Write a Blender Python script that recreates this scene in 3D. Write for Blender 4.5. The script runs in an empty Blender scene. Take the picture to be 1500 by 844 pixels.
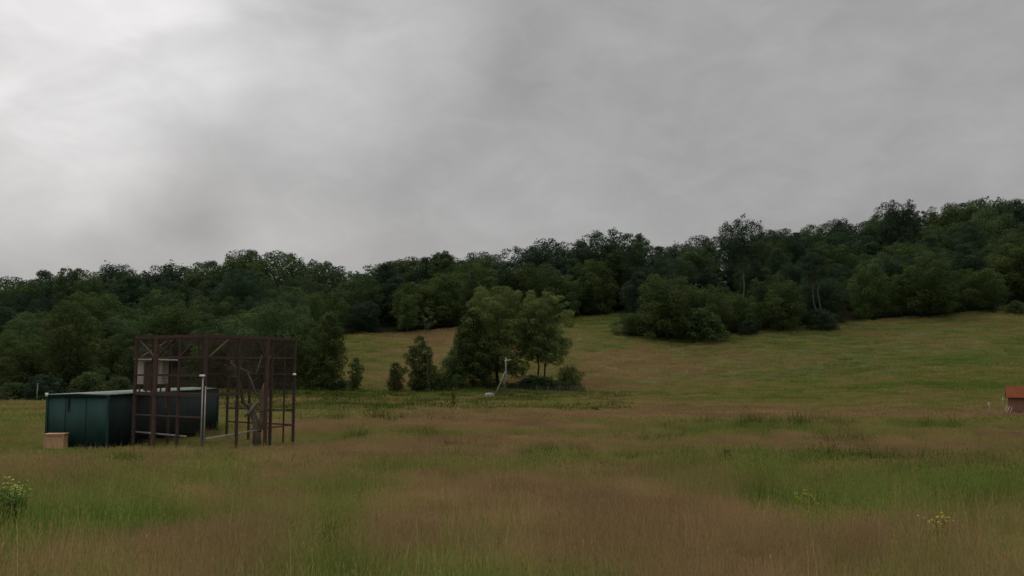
import bpy, math, random
import numpy as np
from mathutils import Vector, Matrix

random.seed(7)
RNG = np.random.default_rng(11)
sc = bpy.context.scene
COL = sc.collection

# ------------------------------------------------------------------ camera
F = 1248.0                     # focal length in photo pixels (photo 1500 x 844)
HOR = 535.0                    # picture row of the horizon
PITCH = math.atan((HOR - 422.0) / F)
cd = bpy.data.cameras.new("camera")
cam = bpy.data.objects.new("camera", cd)
COL.objects.link(cam)
cd.sensor_width = 36.0
cd.lens = 36.0 * F / 1500.0 * 0.994
cd.clip_end = 9000
cam.location = (0, 0, 0)
cam.rotation_euler = (math.radians(90) + PITCH, 0, 0)
sc.camera = cam

# ------------------------------------------------------------------ render settings
sc.view_settings.view_transform = 'Standard'
sc.view_settings.look = 'None'
sc.view_settings.gamma = 1
sc.view_settings.exposure = 0.0
sc.view_settings.use_curve_mapping = False
sc.render.engine = 'CYCLES'
sc.cycles.use_denoising = True
sc.cycles.filter_width = 1.5
sc.cycles.max_bounces = 6
sc.cycles.transparent_max_bounces = 12

# ------------------------------------------------------------------ world: overcast sky
SUN_EL, SUN_AZ = math.radians(46), math.radians(-34)
w = bpy.data.worlds.new("World")
sc.world = w
w.use_nodes = True
nt = w.node_tree
nt.nodes.clear()


def N(t, typ, **kw):
    n = t.nodes.new(typ)
    for k, v in kw.items():
        setattr(n, k, v)
    return n


def L(t, a, b):
    t.links.new(a, b)


def math_n(t, op, a, b=None, c=None, clamp=False):
    n = t.nodes.new('ShaderNodeMath')
    n.operation = op
    n.use_clamp = clamp
    for i, v in enumerate((a, b, c)):
        if v is None:
            continue
        if isinstance(v, (int, float)):
            n.inputs[i].default_value = v
        else:
            t.links.new(v, n.inputs[i])
    return n.outputs[0]


def smooth(t, val, lo, hi, a=0.0, b=1.0):
    n = t.nodes.new('ShaderNodeMapRange')
    n.interpolation_type = 'SMOOTHSTEP'
    t.links.new(val, n.inputs['Value'])
    n.inputs['From Min'].default_value = lo
    n.inputs['From Max'].default_value = hi
    n.inputs['To Min'].default_value = a
    n.inputs['To Max'].default_value = b
    return n.outputs['Result']


def noise(t, vec, scale, detail=3.0, rough=0.5, dist=0.0):
    n = t.nodes.new('ShaderNodeTexNoise')
    n.inputs['Scale'].default_value = scale
    n.inputs['Detail'].default_value = detail
    n.inputs['Roughness'].default_value = rough
    n.inputs['Distortion'].default_value = dist
    if vec is not None:
        t.links.new(vec, n.inputs['Vector'])
    return n.outputs['Fac']


tc = N(nt, 'ShaderNodeTexCoord')
D = tc.outputs['Generated']
sky = N(nt, 'ShaderNodeTexSky', sky_type='NISHITA')
sky.sun_disc = False
sky.sun_elevation = SUN_EL
sky.sun_rotation = SUN_AZ
sky.air_density = 1.5
sky.dust_density = 4.0
sep = N(nt, 'ShaderNodeSeparateXYZ')
L(nt, D, sep.inputs[0])
zc = math_n(nt, 'MAXIMUM', sep.outputs['Z'], 0.0)
mpw = N(nt, 'ShaderNodeMapping')
mpw.inputs['Scale'].default_value = (1.0, 1.0, 1.75)
mpw.inputs['Location'].default_value = (3.1, 1.7, 0.4)
L(nt, D, mpw.inputs[0])
n1 = noise(nt, mpw.outputs[0], 2.6, 2.5, 0.45, 0.5)
n2 = noise(nt, mpw.outputs[0], 7.0, 4.0, 0.5, 0.4)


def lobe(px, py, lo, hi, amp):
    d = Vector(((px - 750) / F, 1.0, (HOR - py) / F)).normalized()
    v = N(nt, 'ShaderNodeVectorMath', operation='DOT_PRODUCT')
    nrm = N(nt, 'ShaderNodeVectorMath', operation='NORMALIZE')
    L(nt, D, nrm.inputs[0])
    L(nt, nrm.outputs[0], v.inputs[0])
    v.inputs[1].default_value = d
    return smooth(nt, v.outputs['Value'], lo, hi, 0.0, amp)


br = smooth(nt, n1, 0.3, 0.7, -0.03, 0.04)
b2 = smooth(nt, n2, 0.32, 0.68, -0.02, 0.02)
b3 = smooth(nt, noise(nt, mpw.outputs[0], 16.0, 5.0, 0.55, 0.8), 0.35, 0.65, -0.011, 0.011)
s = math_n(nt, 'ADD', math_n(nt, 'ADD', br, b2), b3)
s = math_n(nt, 'ADD', s, 0.348)
n3 = smooth(nt, noise(nt, mpw.outputs[0], 6.5, 4.0, 0.5, 0.6), 0.3, 0.68, 0.72, 1.2)
cosd = lambda a: math.cos(math.radians(a))
glow = math_n(nt, 'ADD', lobe(-20, 40, cosd(15), 1.0, 0.33), lobe(480, -10, cosd(12), 1.0, 0.15))
glow = math_n(nt, 'ADD', glow, lobe(270, -10, cosd(8), 1.0, 0.08))
s = math_n(nt, 'ADD', s, math_n(nt, 'MULTIPLY', glow, n3))          # thin bright cloud
s = math_n(nt, 'ADD', s, lobe(-40, 100, cosd(30), 1.0, 0.05))
s = math_n(nt, 'ADD', s, lobe(-100, 200, cosd(48), 1.0, 0.015))
s = math_n(nt, 'ADD', s, lobe(430, 285, cosd(7), 1.0, 0.05))
s = math_n(nt, 'ADD', s, lobe(820, 250, cosd(4), 1.0, 0.03))
zen = smooth(nt, sep.outputs['Z'], 0.42, 1.0, 1.0, 4.3)           # overcast sky is brighter overhead
s = math_n(nt, 'MULTIPLY', s, zen)
s = math_n(nt, 'MULTIPLY', s, 10.0)
cc = N(nt, 'ShaderNodeVectorMath', operation='SCALE')
cc.inputs[0].default_value = (1.0, 0.988, 0.992)
L(nt, s, cc.inputs['Scale'])
mx = N(nt, 'ShaderNodeMix', data_type='RGBA')
mx.inputs[0].default_value = 0.965
L(nt, sky.outputs[0], mx.inputs[6])
L(nt, cc.outputs[0], mx.inputs[7])
bg = N(nt, 'ShaderNodeBackground')
bg.inputs['Strength'].default_value = 0.1
L(nt, mx.outputs[2], bg.inputs['Color'])
wo = N(nt, 'ShaderNodeOutputWorld')
L(nt, bg.outputs[0], wo.inputs['Surface'])

# ------------------------------------------------------------------ the sun behind the cloud
sl = bpy.data.lights.new("sun", 'SUN')
sl.energy = 1.5
sl.angle = math.radians(28)
sl.color = (1.0, 0.98, 0.95)
so = bpy.data.objects.new("sun", sl)
COL.objects.link(so)
sd = Vector((math.sin(SUN_AZ) * math.cos(SUN_EL), math.cos(SUN_AZ) * math.cos(SUN_EL), math.sin(SUN_EL)))
so.rotation_euler = sd.to_track_quat('Z', 'Y').to_euler()


# ------------------------------------------------------------------ object helpers
def tag(o, label=None, cat=None, group=None, kind=None):
    if label: o['label'] = label
    if cat: o['category'] = cat
    if group: o['group'] = group
    if kind: o['kind'] = kind
    return o


def thing(name, label, cat, loc=(0, 0, 0), rotz=0.0, group=None):
    o = bpy.data.objects.new(name, None)
    COL.objects.link(o)
    o.empty_display_size = 0.3
    o.location = loc
    o.rotation_euler = (0, 0, rotz)
    return tag(o, label, cat, group)


def np_mesh(name, V, faces, mat=None, smooth_=False, attrs=None, k=None):
    """V (n,3) array, faces: (m,k) int array"""
    me = bpy.data.meshes.new(name)
    V = np.asarray(V, dtype=np.float32)
    faces = np.asarray(faces, dtype=np.int32)
    m, kk = faces.shape
    me.vertices.add(len(V))
    me.vertices.foreach_set('co', V.ravel())
    me.loops.add(m * kk)
    me.loops.foreach_set('vertex_index', faces.ravel())
    me.polygons.add(m)
    me.polygons.foreach_set('loop_start', np.arange(0, m * kk, kk, dtype=np.int32))
    me.polygons.foreach_set('loop_total', np.full(m, kk, dtype=np.int32))
    me.update(calc_edges=True)
    if smooth_:
        me.polygons.foreach_set('use_smooth', np.ones(m, dtype=bool))
    for an, arr in (attrs or {}).items():
        a = me.attributes.new(an, 'FLOAT', 'POINT')
        a.data.foreach_set('value', np.asarray(arr, dtype=np.float32))
    if mat: me.materials.append(mat)
    return me


def link(name, me, parent=None):
    o = bpy.data.objects.new(name, me)
    COL.objects.link(o)
    if parent: o.parent = parent
    return o


class MB:
    def __init__(s): s.v, s.f = [], []

    def box(s, c, d, m=None):
        M = Matrix.Translation(Vector(c)) @ (m or Matrix())
        b = len(s.v)
        for z in (-.5, .5):
            for x, y in ((-.5, -.5), (.5, -.5), (.5, .5), (-.5, .5)):
                s.v.append(tuple(M @ Vector((x * d[0], y * d[1], z * d[2]))))
        for q in ((3, 2, 1, 0), (4, 5, 6, 7), (0, 1, 5, 4), (1, 2, 6, 5), (2, 3, 7, 6), (3, 0, 4, 7)):
            s.f.append(tuple(b + i for i in q))
        return s

    def bar(s, a, b, w=.06, h=None):
        a, b = Vector(a), Vector(b)
        d = b - a
        q = d.to_track_quat('Z', 'Y').to_matrix().to_4x4()
        if h is None: h = w
        return s.box((a + b) / 2, (w, h, d.length), q)

    def tube(s, pts, radii, n=8, cap=True):
        pts = [Vector(p) for p in pts]
        b = len(s.v)
        for i, p in enumerate(pts):
            t = (pts[min(i + 1, len(pts) - 1)] - pts[max(i - 1, 0)]).normalized()
            up = Vector((0, 0, 1)) if abs(t.z) < .9 else Vector((1, 0, 0))
            x = t.cross(up).normalized()
            y = t.cross(x)
            r = radii[i] if hasattr(radii, '__len__') else radii
            for k in range(n):
                a = 2 * math.pi * k / n
                s.v.append(tuple(p + x * (r * math.cos(a)) + y * (r * math.sin(a))))
        for i in range(len(pts) - 1):
            for k in range(n):
                k2 = (k + 1) % n
                s.f.append((b + i * n + k, b + i * n + k2, b + (i + 1) * n + k2, b + (i + 1) * n + k))
        if cap:
            s.f.append(tuple(b + k for k in range(n))[::-1])
            s.f.append(tuple(b + (len(pts) - 1) * n + k for k in range(n)))
        return s

    def build(s, name, mat, parent=None, bevel=0.0, smooth_=False):
        me = bpy.data.meshes.new(name)
        me.from_pydata(s.v, [], s.f)
        me.update()
        if smooth_:
            me.polygons.foreach_set('use_smooth', [True] * len(me.polygons))
        me.materials.append(mat)
        o = link(name, me, parent)
        if bevel:
            bm_ = o.modifiers.new('bevel', 'BEVEL')
            bm_.width = bevel
            bm_.segments = 2
        return o


# ------------------------------------------------------------------ materials
def new_mat(name):
    m = bpy.data.materials.new(name)
    m.use_nodes = True
    t = m.node_tree
    t.nodes.clear()
    out = N(t, 'ShaderNodeOutputMaterial')
    return m, t, out


def ramp(t, fac, stops):
    n = N(t, 'ShaderNodeValToRGB')
    el = n.color_ramp.elements
    while len(el) < len(stops): el.new(0.5)
    for e, (p, c) in zip(el, stops):
        e.position = p
        e.color = (*c, 1)
    L(t, fac, n.inputs[0])
    return n.outputs[0]


def worn(name, c1, c2, scale=6.0, rough=0.8, spec=0.3, metallic=0.0, bump=0.2, stretch=(1, 1, 1), c3=None):
    """painted / weathered surface with blotches and fine grain"""
    m, t, out = new_mat(name)
    tcn = N(t, 'ShaderNodeTexCoord')
    mp = N(t, 'ShaderNodeMapping')
    mp.inputs['Scale'].default_value = stretch
    L(t, tcn.outputs['Object'], mp.inputs[0])
    n_a = noise(t, mp.outputs[0], scale, 6, 0.65, 0.3)
    n_b = noise(t, mp.outputs[0], scale * 7, 4, 0.6)
    f = math_n(t, 'ADD', math_n(t, 'MULTIPLY', n_a, 0.7), math_n(t, 'MULTIPLY', n_b, 0.3))
    stops = [(0.38, c1), (0.62, c2)]
    if c3: stops.append((0.72, c3))
    col = ramp(t, f, stops)
    p = N(t, 'ShaderNodeBsdfPrincipled')
    L(t, col, p.inputs['Base Color'])
    p.inputs['Roughness'].default_value = rough
    p.inputs['Metallic'].default_value = metallic
    p.inputs['Specular IOR Level'].default_value = spec
    bp = N(t, 'ShaderNodeBump')
    bp.inputs['Strength'].default_value = bump
    bp.inputs['Distance'].default_value = 0.02
    L(t, n_b, bp.inputs['Height'])
    L(t, bp.outputs[0], p.inputs['Normal'])
    L(t, p.outputs[0], out.inputs[0])
    return m


M = {}
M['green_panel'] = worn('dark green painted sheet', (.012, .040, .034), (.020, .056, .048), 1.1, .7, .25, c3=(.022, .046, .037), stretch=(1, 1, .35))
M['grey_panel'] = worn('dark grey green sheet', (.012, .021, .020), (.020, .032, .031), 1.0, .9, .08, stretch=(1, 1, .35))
M['roof_sheet'] = worn('pale grey roof sheet', (.14, .16, .14), (.19, .21, .185), 1.5, 1.0, .05, c3=(.11, .12, .10))
M['rust'] = worn('rust brown painted steel', (.04, .027, .022), (.075, .046, .036), 5, .8, .3, c3=(.1, .065, .05))
M['rust_red'] = worn('red brown timber', (.07, .038, .03), (.105, .056, .045), 4, .85, .3, c3=(.13, .085, .068))
M['wire'] = worn('weathered net twine', (.05, .035, .03), (.075, .05, .045), 3, .9, .1, bump=0)
M['galv'] = worn('galvanised pipe', (.2, .19, .17), (.33, .31, .28), 3, .5, .5, metallic=.2, stretch=(1, 1, .3))
M['wood_pale'] = worn('pale weathered board', (.42, .37, .33), (.58, .52, .46), 3, .9, .2, stretch=(3, 3, .5))
M['wood_tan'] = worn('tan plywood', (.40, .24, .14), (.56, .35, .21), 2.5, .85, .25)
M['wood_brown'] = worn('brown board', (.07, .045, .035), (.12, .08, .06), 4, .9, .2, stretch=(3, 3, .5))
M['white'] = worn('white plastic', (.6, .6, .58), (.78, .78, .76), 5, .45, .5)
M['dark'] = worn('dark opening', (.008, .01, .01), (.016, .02, .018), 5, .8, .2)
M['red_roof'] = worn('faded red roofing', (.13, .042, .022), (.17, .056, .03), 2, 1.0, .0, c3=(.14, .06, .038))
M['red_wall'] = worn('dull red brown boards', (.21, .105, .07), (.27, .135, .09), 2.5, 1.0, .0, c3=(.2, .12, .085))
M['bark'] = worn('bark', (.02, .016, .011), (.05, .042, .03), 3, .95, .15, bump=.8, stretch=(2, 2, .4))
M['bark_pale'] = worn('pale bare bark', (.08, .072, .058), (.15, .135, .11), 2, .9, .2, bump=.8, stretch=(2, 2, .4))
M['dead_wood'] = worn('dead grey wood', (.09, .072, .056), (.22, .18, .145), 4, .9, .2, bump=.6, stretch=(2, 2, .4))
M['stone'] = worn('pale tub', (.13, .135, .11), (.2, .2, .17), 3, .7, .3)
M['pole'] = worn('grey weathered pole', (.12, .12, .1), (.2, .2, .17), 2, .85, .25, stretch=(2, 2, .3))


def leaf_mat(name, dark, light, hue_spread=.5, transl=.35):
    m, t, out = new_mat(name)
    at = N(t, 'ShaderNodeAttribute', attribute_name='tint')
    oi = N(t, 'ShaderNodeObjectInfo')
    r = math_n(t, 'MULTIPLY', math_n(t, 'SUBTRACT', oi.outputs['Random'], .5), hue_spread)
    f = math_n(t, 'ADD', at.outputs['Fac'], r, clamp=True)
    col = ramp(t, f, [(0.0, dark), (1.0, light)])
    hs = N(t, 'ShaderNodeHueSaturation')
    L(t, smooth(t, oi.outputs['Random'], 0, 1, .482, .516), hs.inputs['Hue'])
    L(t, col, hs.inputs['Color'])
    d = N(t, 'ShaderNodeBsdfDiffuse')
    L(t, hs.outputs[0], d.inputs[0])
    tr = N(t, 'ShaderNodeBsdfTranslucent')
    L(t, hs.outputs[0], tr.inputs[0])
    mxs = N(t, 'ShaderNodeMixShader')
    mxs.inputs[0].default_value = transl
    L(t, d.outputs[0], mxs.inputs[1])
    L(t, tr.outputs[0], mxs.inputs[2])
    L(t, mxs.outputs[0], out.inputs[0])
    return m


M['leaf_forest'] = leaf_mat('woodland leaves', (.032, .054, .024), (.098, .130, .050))
M['leaf_dark'] = leaf_mat('dark woodland leaves', (.022, .040, .026), (.062, .090, .046))
M['leaf_fresh'] = leaf_mat('fresh green leaves', (.070, .105, .036), (.17, .21, .072))
M['leaf_mid'] = leaf_mat('mid green leaves', (.036, .060, .022), (.10, .13, .042))
M['leaf_pale'] = leaf_mat('pale sparse leaves', (.06, .07, .035), (.11, .125, .065))
M['leaf_brown'] = leaf_mat('dull olive leaves', (.05, .05, .03), (.09, .085, .05))

# ------------------------------------------------------------------ terrain heights (eye level = 0)
NEAR = [(0, -1.7), (10, -2.4), (20, -3.02), (40, -4.05), (70, -4.6)]
COLS = {   # bearing (as px in the photo): (depth, height) ; heights given as picture rows when > 100
    -300: [(100, 602), (130, 597), (170, 575), (300, 8.0), (420, 10)],
    0: [(100, 603), (130, 597), (170, 575), (300, 8.4), (420, 11)],
    250: [(100, 602), (130, 592), (165, 566), (300, 12.5), (400, 15)],
    440: [(100, 600), (130, 588), (150, 573), (200, 532), (260, 495), (300, 15.0), (380, 22)],
    560: [(100, 600), (120, 603), (150, 574), (200, 528), (262, 489), (300, 15.0), (380, 24)],
    700: [(100, 600), (120, 600), (150, 574), (200, 525), (268, 480), (320, 20), (400, 30)],
    850: [(100, 601), (130, 588), (155, 573), (200, 530), (300, 464), (340, 22), (400, 30)],
    1000: [(85, 609), (130, 590), (180, 562), (240, 500), (300, 20), (400, 38)],
    1200: [(85, 609), (130, 590), (180, 556), (250, 482), (320, 28), (420, 45)],
    1350: [(85, 607), (140, 580), (200, 523), (265, 466), (330, 32), (420, 58)],
    1500: [(85, 605), (140, 572), (200, 515), (270, 457), (330, 32), (400, 52), (480, 66)],
    1800: [(85, 603), (140, 570), (200, 512), (270, 455), (330, 32), (400, 52), (480, 66)],
}
CU = np.array([(p - 750) / F for p in COLS])
SD = np.linspace(math.log(4), math.log(4004), 700)     # s = log(depth + 4)
DD = np.exp(SD) - 4
TAB = []
for p, pts in COLS.items():
    pp = list(NEAR)
    for Y, v in pts:
        pp.append((Y, (HOR - v) / F * Y if v > 100 else v))
    last = pp[-1]
    pp += [(last[0] + 150, last[1] + 2), (1500, last[1] - 10), (4100, last[1] - 20)]
    z = np.interp(DD, [q[0] for q in pp], [q[1] for q in pp])
    kern = np.exp(-np.linspace(-2, 2, 19) ** 2)
    kern /= kern.sum()
    z = np.convolve(np.pad(z, 9, mode='edge'), kern, mode='valid')
    TAB.append(z)
TAB = np.array(TAB)


def vnoise(x, y, seed=0):
    """smooth value noise, 0..1"""
    xi, yi = np.floor(x).astype(np.int64), np.floor(y).astype(np.int64)
    fx, fy = x - xi, y - yi
    fx = fx * fx * (3 - 2 * fx)
    fy = fy * fy * (3 - 2 * fy)

    def h(a, b):
        n = (a * 374761393 + b * 668265263 + seed * 974634777) & 0x7fffffff
        n = ((n ^ (n >> 13)) * 1274126177) & 0x7fffffff
        return ((n ^ (n >> 16)) & 0xffff) / 65535.0
    return (h(xi, yi) * (1 - fx) + h(xi + 1, yi) * fx) * (1 - fy) + (h(xi, yi + 1) * (1 - fx) + h(xi + 1, yi + 1) * fx) * fy


def fbm(x, y, seed=0, o=4):
    r, a, tot = 0, 1.0, 0
    for i in range(o):
        r = r + a * vnoise(x * 2 ** i, y * 2 ** i, seed + i * 17)
        tot += a
        a *= .5
    return r / tot


def ground_z(X, Y):
    X, Y = np.atleast_1d(np.asarray(X, float)), np.atleast_1d(np.asarray(Y, float))
    r = np.hypot(X, Y)
    ang = np.arctan2(X, Y)
    lim = math.atan(CU[-1])
    u = np.tan(np.clip(ang, -lim, lim))
    Dp = r / np.sqrt(1 + u * u)
    ui = np.interp(u, CU, np.arange(len(CU)))
    i0 = np.clip(ui.astype(int), 0, len(CU) - 2)
    fu = ui - i0
    fu = fu * fu * (3 - 2 * fu)
    si = (np.log(Dp + 4) - SD[0]) / (SD[1] - SD[0])
    s0 = np.clip(si.astype(int), 0, len(SD) - 2)
    fs = np.clip(si - s0, 0, 1)
    z = (TAB[i0, s0] * (1 - fu) + TAB[i0 + 1, s0] * fu) * (1 - fs) + (TAB[i0, s0 + 1] * (1 - fu) + TAB[i0 + 1, s0 + 1] * fu) * fs
    amp = np.clip(r / 60, .12, 1.0)
    z = z + (fbm(X / 6.0, Y / 6.0, 3, 3) - .5) * .5 * amp + (fbm(X / 1.6, Y / 1.6, 9, 2) - .5) * .22 * np.clip(r / 30, .3, 1)
    # low banks and ditches of the stream running across the bottom of the valley
    band = np.exp(-((Y - 112 - X * .06) / 26.0) ** 2) * np.clip((30 - X) / 40, 0, 1)
    z = z + band * .7 * np.sin((Y + X * .12 + 4 * fbm(X / 20, Y / 20, 5, 2)) * 2 * math.pi / 17)
    # the ditch in the near field to the right
    dl = (Y - (29.0 - (X - 11) * .42)) / 1.1
    z = z - .42 * np.exp(-dl * dl) * np.clip((X - 10) / 3, 0, 1) * (r < 60)
    return z


def gz(x, y): return float(ground_z(x, y)[0])


def ray(px, py):
    return Vector(((px - 750) / F, 1.0, (HOR - py) / F))


def at(px, Y, dz=0.0):
    """world point on the ground at bearing px and depth Y"""
    x = (px - 750) / F * Y
    return Vector((x, Y, gz(x, Y) + dz))


# ------------------------------------------------------------------ cover of the meadow: 0 fresh green .. 1 red-brown seed heads
# patches: (x, y on the photograph's ground, radii, value) turned into places on the ground
PATCH = [
    (180, 690, 50, 11, -.45), (310, 688, 60, 10, -.42), (90, 745, 90, 30, -.30), (195, 745, 60, 26, -.62), (20, 770, 50, 40, -.25),
    (150, 785, 120, 18, .55), (230, 780, 60, 10, .3), (80, 815, 70, 20, .25), (110, 836, 70, 14, -.35), (330, 785, 110, 26, .4), (400, 740, 60, 20, .1),
    (480, 765, 50, 34, -.38), (500, 830, 60, 25, -.35), (530, 720, 60, 22, -.22), (590, 775, 50, 22, .45), (640, 832, 90, 16, -.5), (270, 840, 80, 14, .35),
    (760, 715, 180, 20, .28), (900, 725, 140, 22, .32), (800, 790, 120, 22, .2), (790, 676, 32, 7, -.6), (1010, 682, 30, 8, -.45), (660, 680, 50, 8, -.1),
    (1120, 690, 120, 28, -.38), (1230, 740, 170, 20, -.42), (1080, 768, 30, 10, -.45), (1030, 750, 70, 34, .22), (1240, 800, 180, 26, .22), (1270, 760, 60, 10, .15),
    (1420, 715, 110, 22, -.35), (1370, 790, 60, 16, -.1), (1240, 690, 40, 7, .35), (1120, 630, 110, 8, -.35), (960, 630, 60, 6, -.2), (1360, 650, 200, 24, .12),
    (930, 810, 80, 20, -.25), (1120, 835, 90, 16, .3), (860, 838, 60, 12, -.3), (740, 838, 50, 10, -.3), (1000, 660, 80, 8, -.1), (1450, 836, 80, 20, .25),
    (120, 660, 160, 14, .18), (560, 650, 260, 18, .25), (760, 620, 280, 14, .25), (430, 625, 60, 8, .2), (1300, 610, 260, 10, .12), (980, 600, 130, 8, .15),
    (600, 590, 340, 20, -.18), (560, 612, 200, 5, -.25), (60, 612, 120, 12, -.35), (1080, 590, 150, 6, -.3), (960, 585, 60, 6, -.25), (1370, 595, 60, 8, -.05),
    (540, 505, 60, 22, -.22), (620, 510, 70, 30, .3), (530, 545, 120, 16, .1), (890, 480, 60, 14, -.35), (920, 545, 120, 26, .3), (1010, 520, 150, 12, .1),
    (1180, 500, 140, 14, -.12), (1150, 530, 200, 14, .05), (1300, 530, 160, 30, -.12), (1450, 515, 100, 28, -.25), (1430, 470, 60, 6, -.1), (1450, 570, 120, 18, -.2), (520, 576, 420, 7, -.35),
]


def cover(X, Y, Z):
    Zt = Z + .42 * np.exp(-Y / 90)
    zc_ = Y * math.cos(PITCH) + Zt * math.sin(PITCH)
    px = 750 + F * X / zc_
    py = 422 - F * (Zt * math.cos(PITCH) - Y * math.sin(PITCH)) / zc_
    g = .39 + (fbm(X / 7, Y / 7, 21, 4) - .5) * .75 + (fbm(X / 1.7, Y / 1.7, 33, 3) - .5) * 1.0 * np.exp(-Y / 60)
    g = g + (fbm(X / 30 + 5, Y / 18, 45, 3) - .5) * .35 * np.clip(Y / 80, 0, 1)
    g = g + (fbm(X / 9, Y / 2.2, 47, 3) - .5) * .6 * np.clip(Y / 25, 0, 1) * np.where(Y > 150, .4, 1) + (fbm(X / 26, Y / 7, 49, 3) - .5) * .4 * np.clip(Y / 60, 0, 1) * np.where(Y > 150, .5, 1) + (fbm(X / 3.2, Y / 3.2, 52, 3) - .5) * .7 * np.exp(-Y / 90)
    wx = (fbm(X / 3, Y / 3, 61, 3) - .5) * 2
    wob = 1 + .5 * wx
    for x, y, rx, ry, v in PATCH:
        v = v * (.72 if v < -.2 and (x > 900 or y < 620) else .85 if v < 0 else 1.0)
        d = ((px - x) / rx) ** 2 + ((py - y) / ry) ** 2
        g = g + v * np.exp(-d * wob * .9)
    return np.clip(g, 0, 1)


def wood_edge(px):
    xs = [-600, 0, 250, 380, 445, 452, 560, 700, 850, 908, 914, 1045, 1120, 1200, 1300, 1380, 1440, 1500, 2200]
    ys = [140, 146, 158, 150, 158, 262, 262, 268, 300, 302, 245, 243, 250, 254, 262, 266, 272, 284, 300]
    return np.interp(px, xs, ys)


def build_ground():
    th = np.concatenate([np.radians(np.arange(-180, -40, 5.0)), np.radians(np.arange(-40, 40, .16)), np.radians(np.arange(40, 180, 5.0))])
    rr = [0.0]
    r = 1.0
    while r < 4200:
        rr.append(r)
        r *= 1.012 if r < 420 else 1.12
    rr = np.array(rr[1:])
    T, R_ = np.meshgrid(th, rr)
    X, Y = R_ * np.sin(T), R_ * np.cos(T)
    Z = ground_z(X.ravel(), Y.ravel())
    nT, nR = len(th), len(rr)
    V = np.stack([X.ravel(), Y.ravel(), Z], 1)
    V = np.vstack([V, [[0, 0, gz(0, 0.01)]]])
    i = np.arange(nR - 1)[:, None] * nT
    j = np.arange(nT)[None, :]
    j2 = (j + 1) % nT
    F4 = np.stack([i + j, i + j2, i + nT + j2, i + nT + j], -1).reshape(-1, 4)[:, ::-1]
    Yc = np.maximum(V[:, 1], 3.0)
    cov = cover(V[:, 0], Yc, V[:, 2])
    px = 750 + V[:, 0] / Yc * F
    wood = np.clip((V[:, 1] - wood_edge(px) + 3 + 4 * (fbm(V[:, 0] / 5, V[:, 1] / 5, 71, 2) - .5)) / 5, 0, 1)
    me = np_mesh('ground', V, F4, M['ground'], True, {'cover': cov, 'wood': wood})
    o = link('ground', me)
    return tag(o, 'rolling grass meadow rising to the wood', 'ground', kind='structure')


def grass_colours(t, cov):
    """reflectance of the sward, from its cover value"""
    return ramp(t, cov, [(0.0, (.104, .118, .046)), (.25, (.122, .128, .051)), (.5, (.146, .136, .056)), (.75, (.178, .148, .066)), (1.0, (.19, .142, .072))])


def make_ground_mat():
    m, t, out = new_mat('meadow')
    at_ = N(t, 'ShaderNodeAttribute', attribute_name='cover')
    wd = N(t, 'ShaderNodeAttribute', attribute_name='wood')
    geo = N(t, 'ShaderNodeNewGeometry')
    P = geo.outputs['Position']
    mp = N(t, 'ShaderNodeMapping')
    mp.inputs['Scale'].default_value = (1, .45, 1)
    L(t, P, mp.inputs[0])
    na = noise(t, mp.outputs[0], .9, 8, .7)
    nb = noise(t, mp.outputs[0], .16, 5, .6)
    f = math_n(t, 'ADD', at_.outputs['Fac'], math_n(t, 'MULTIPLY', math_n(t, 'SUBTRACT', na, .5), .6))
    f = math_n(t, 'ADD', f, math_n(t, 'MULTIPLY', math_n(t, 'SUBTRACT', nb, .5), .45), clamp=True)
    col = grass_colours(t, f)
    nc = noise(t, mp.outputs[0], 2.2, 6, .75)
    val = smooth(t, nc, .3, .7, .62, 1.15)
    sc1 = N(t, 'ShaderNodeVectorMath', operation='SCALE')
    L(t, col, sc1.inputs[0])
    L(t, val, sc1.inputs['Scale'])
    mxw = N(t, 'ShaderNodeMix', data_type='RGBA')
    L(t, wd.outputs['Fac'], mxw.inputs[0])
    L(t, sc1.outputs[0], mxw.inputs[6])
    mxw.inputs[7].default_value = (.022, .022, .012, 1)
    d = N(t, 'ShaderNodeBsdfDiffuse')
    d.inputs['Roughness'].default_value = 1
    L(t, mxw.outputs[2], d.inputs[0])
    bp = N(t, 'ShaderNodeBump')
    bp.inputs['Strength'].default_value = 1
    bp.inputs['Distance'].default_value = .25
    L(t, nc, bp.inputs['Height'])
    L(t, bp.outputs[0], d.inputs['Normal'])
    L(t, d.outputs[0], out.inputs[0])
    return m


M['ground'] = make_ground_mat()
build_ground()


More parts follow.
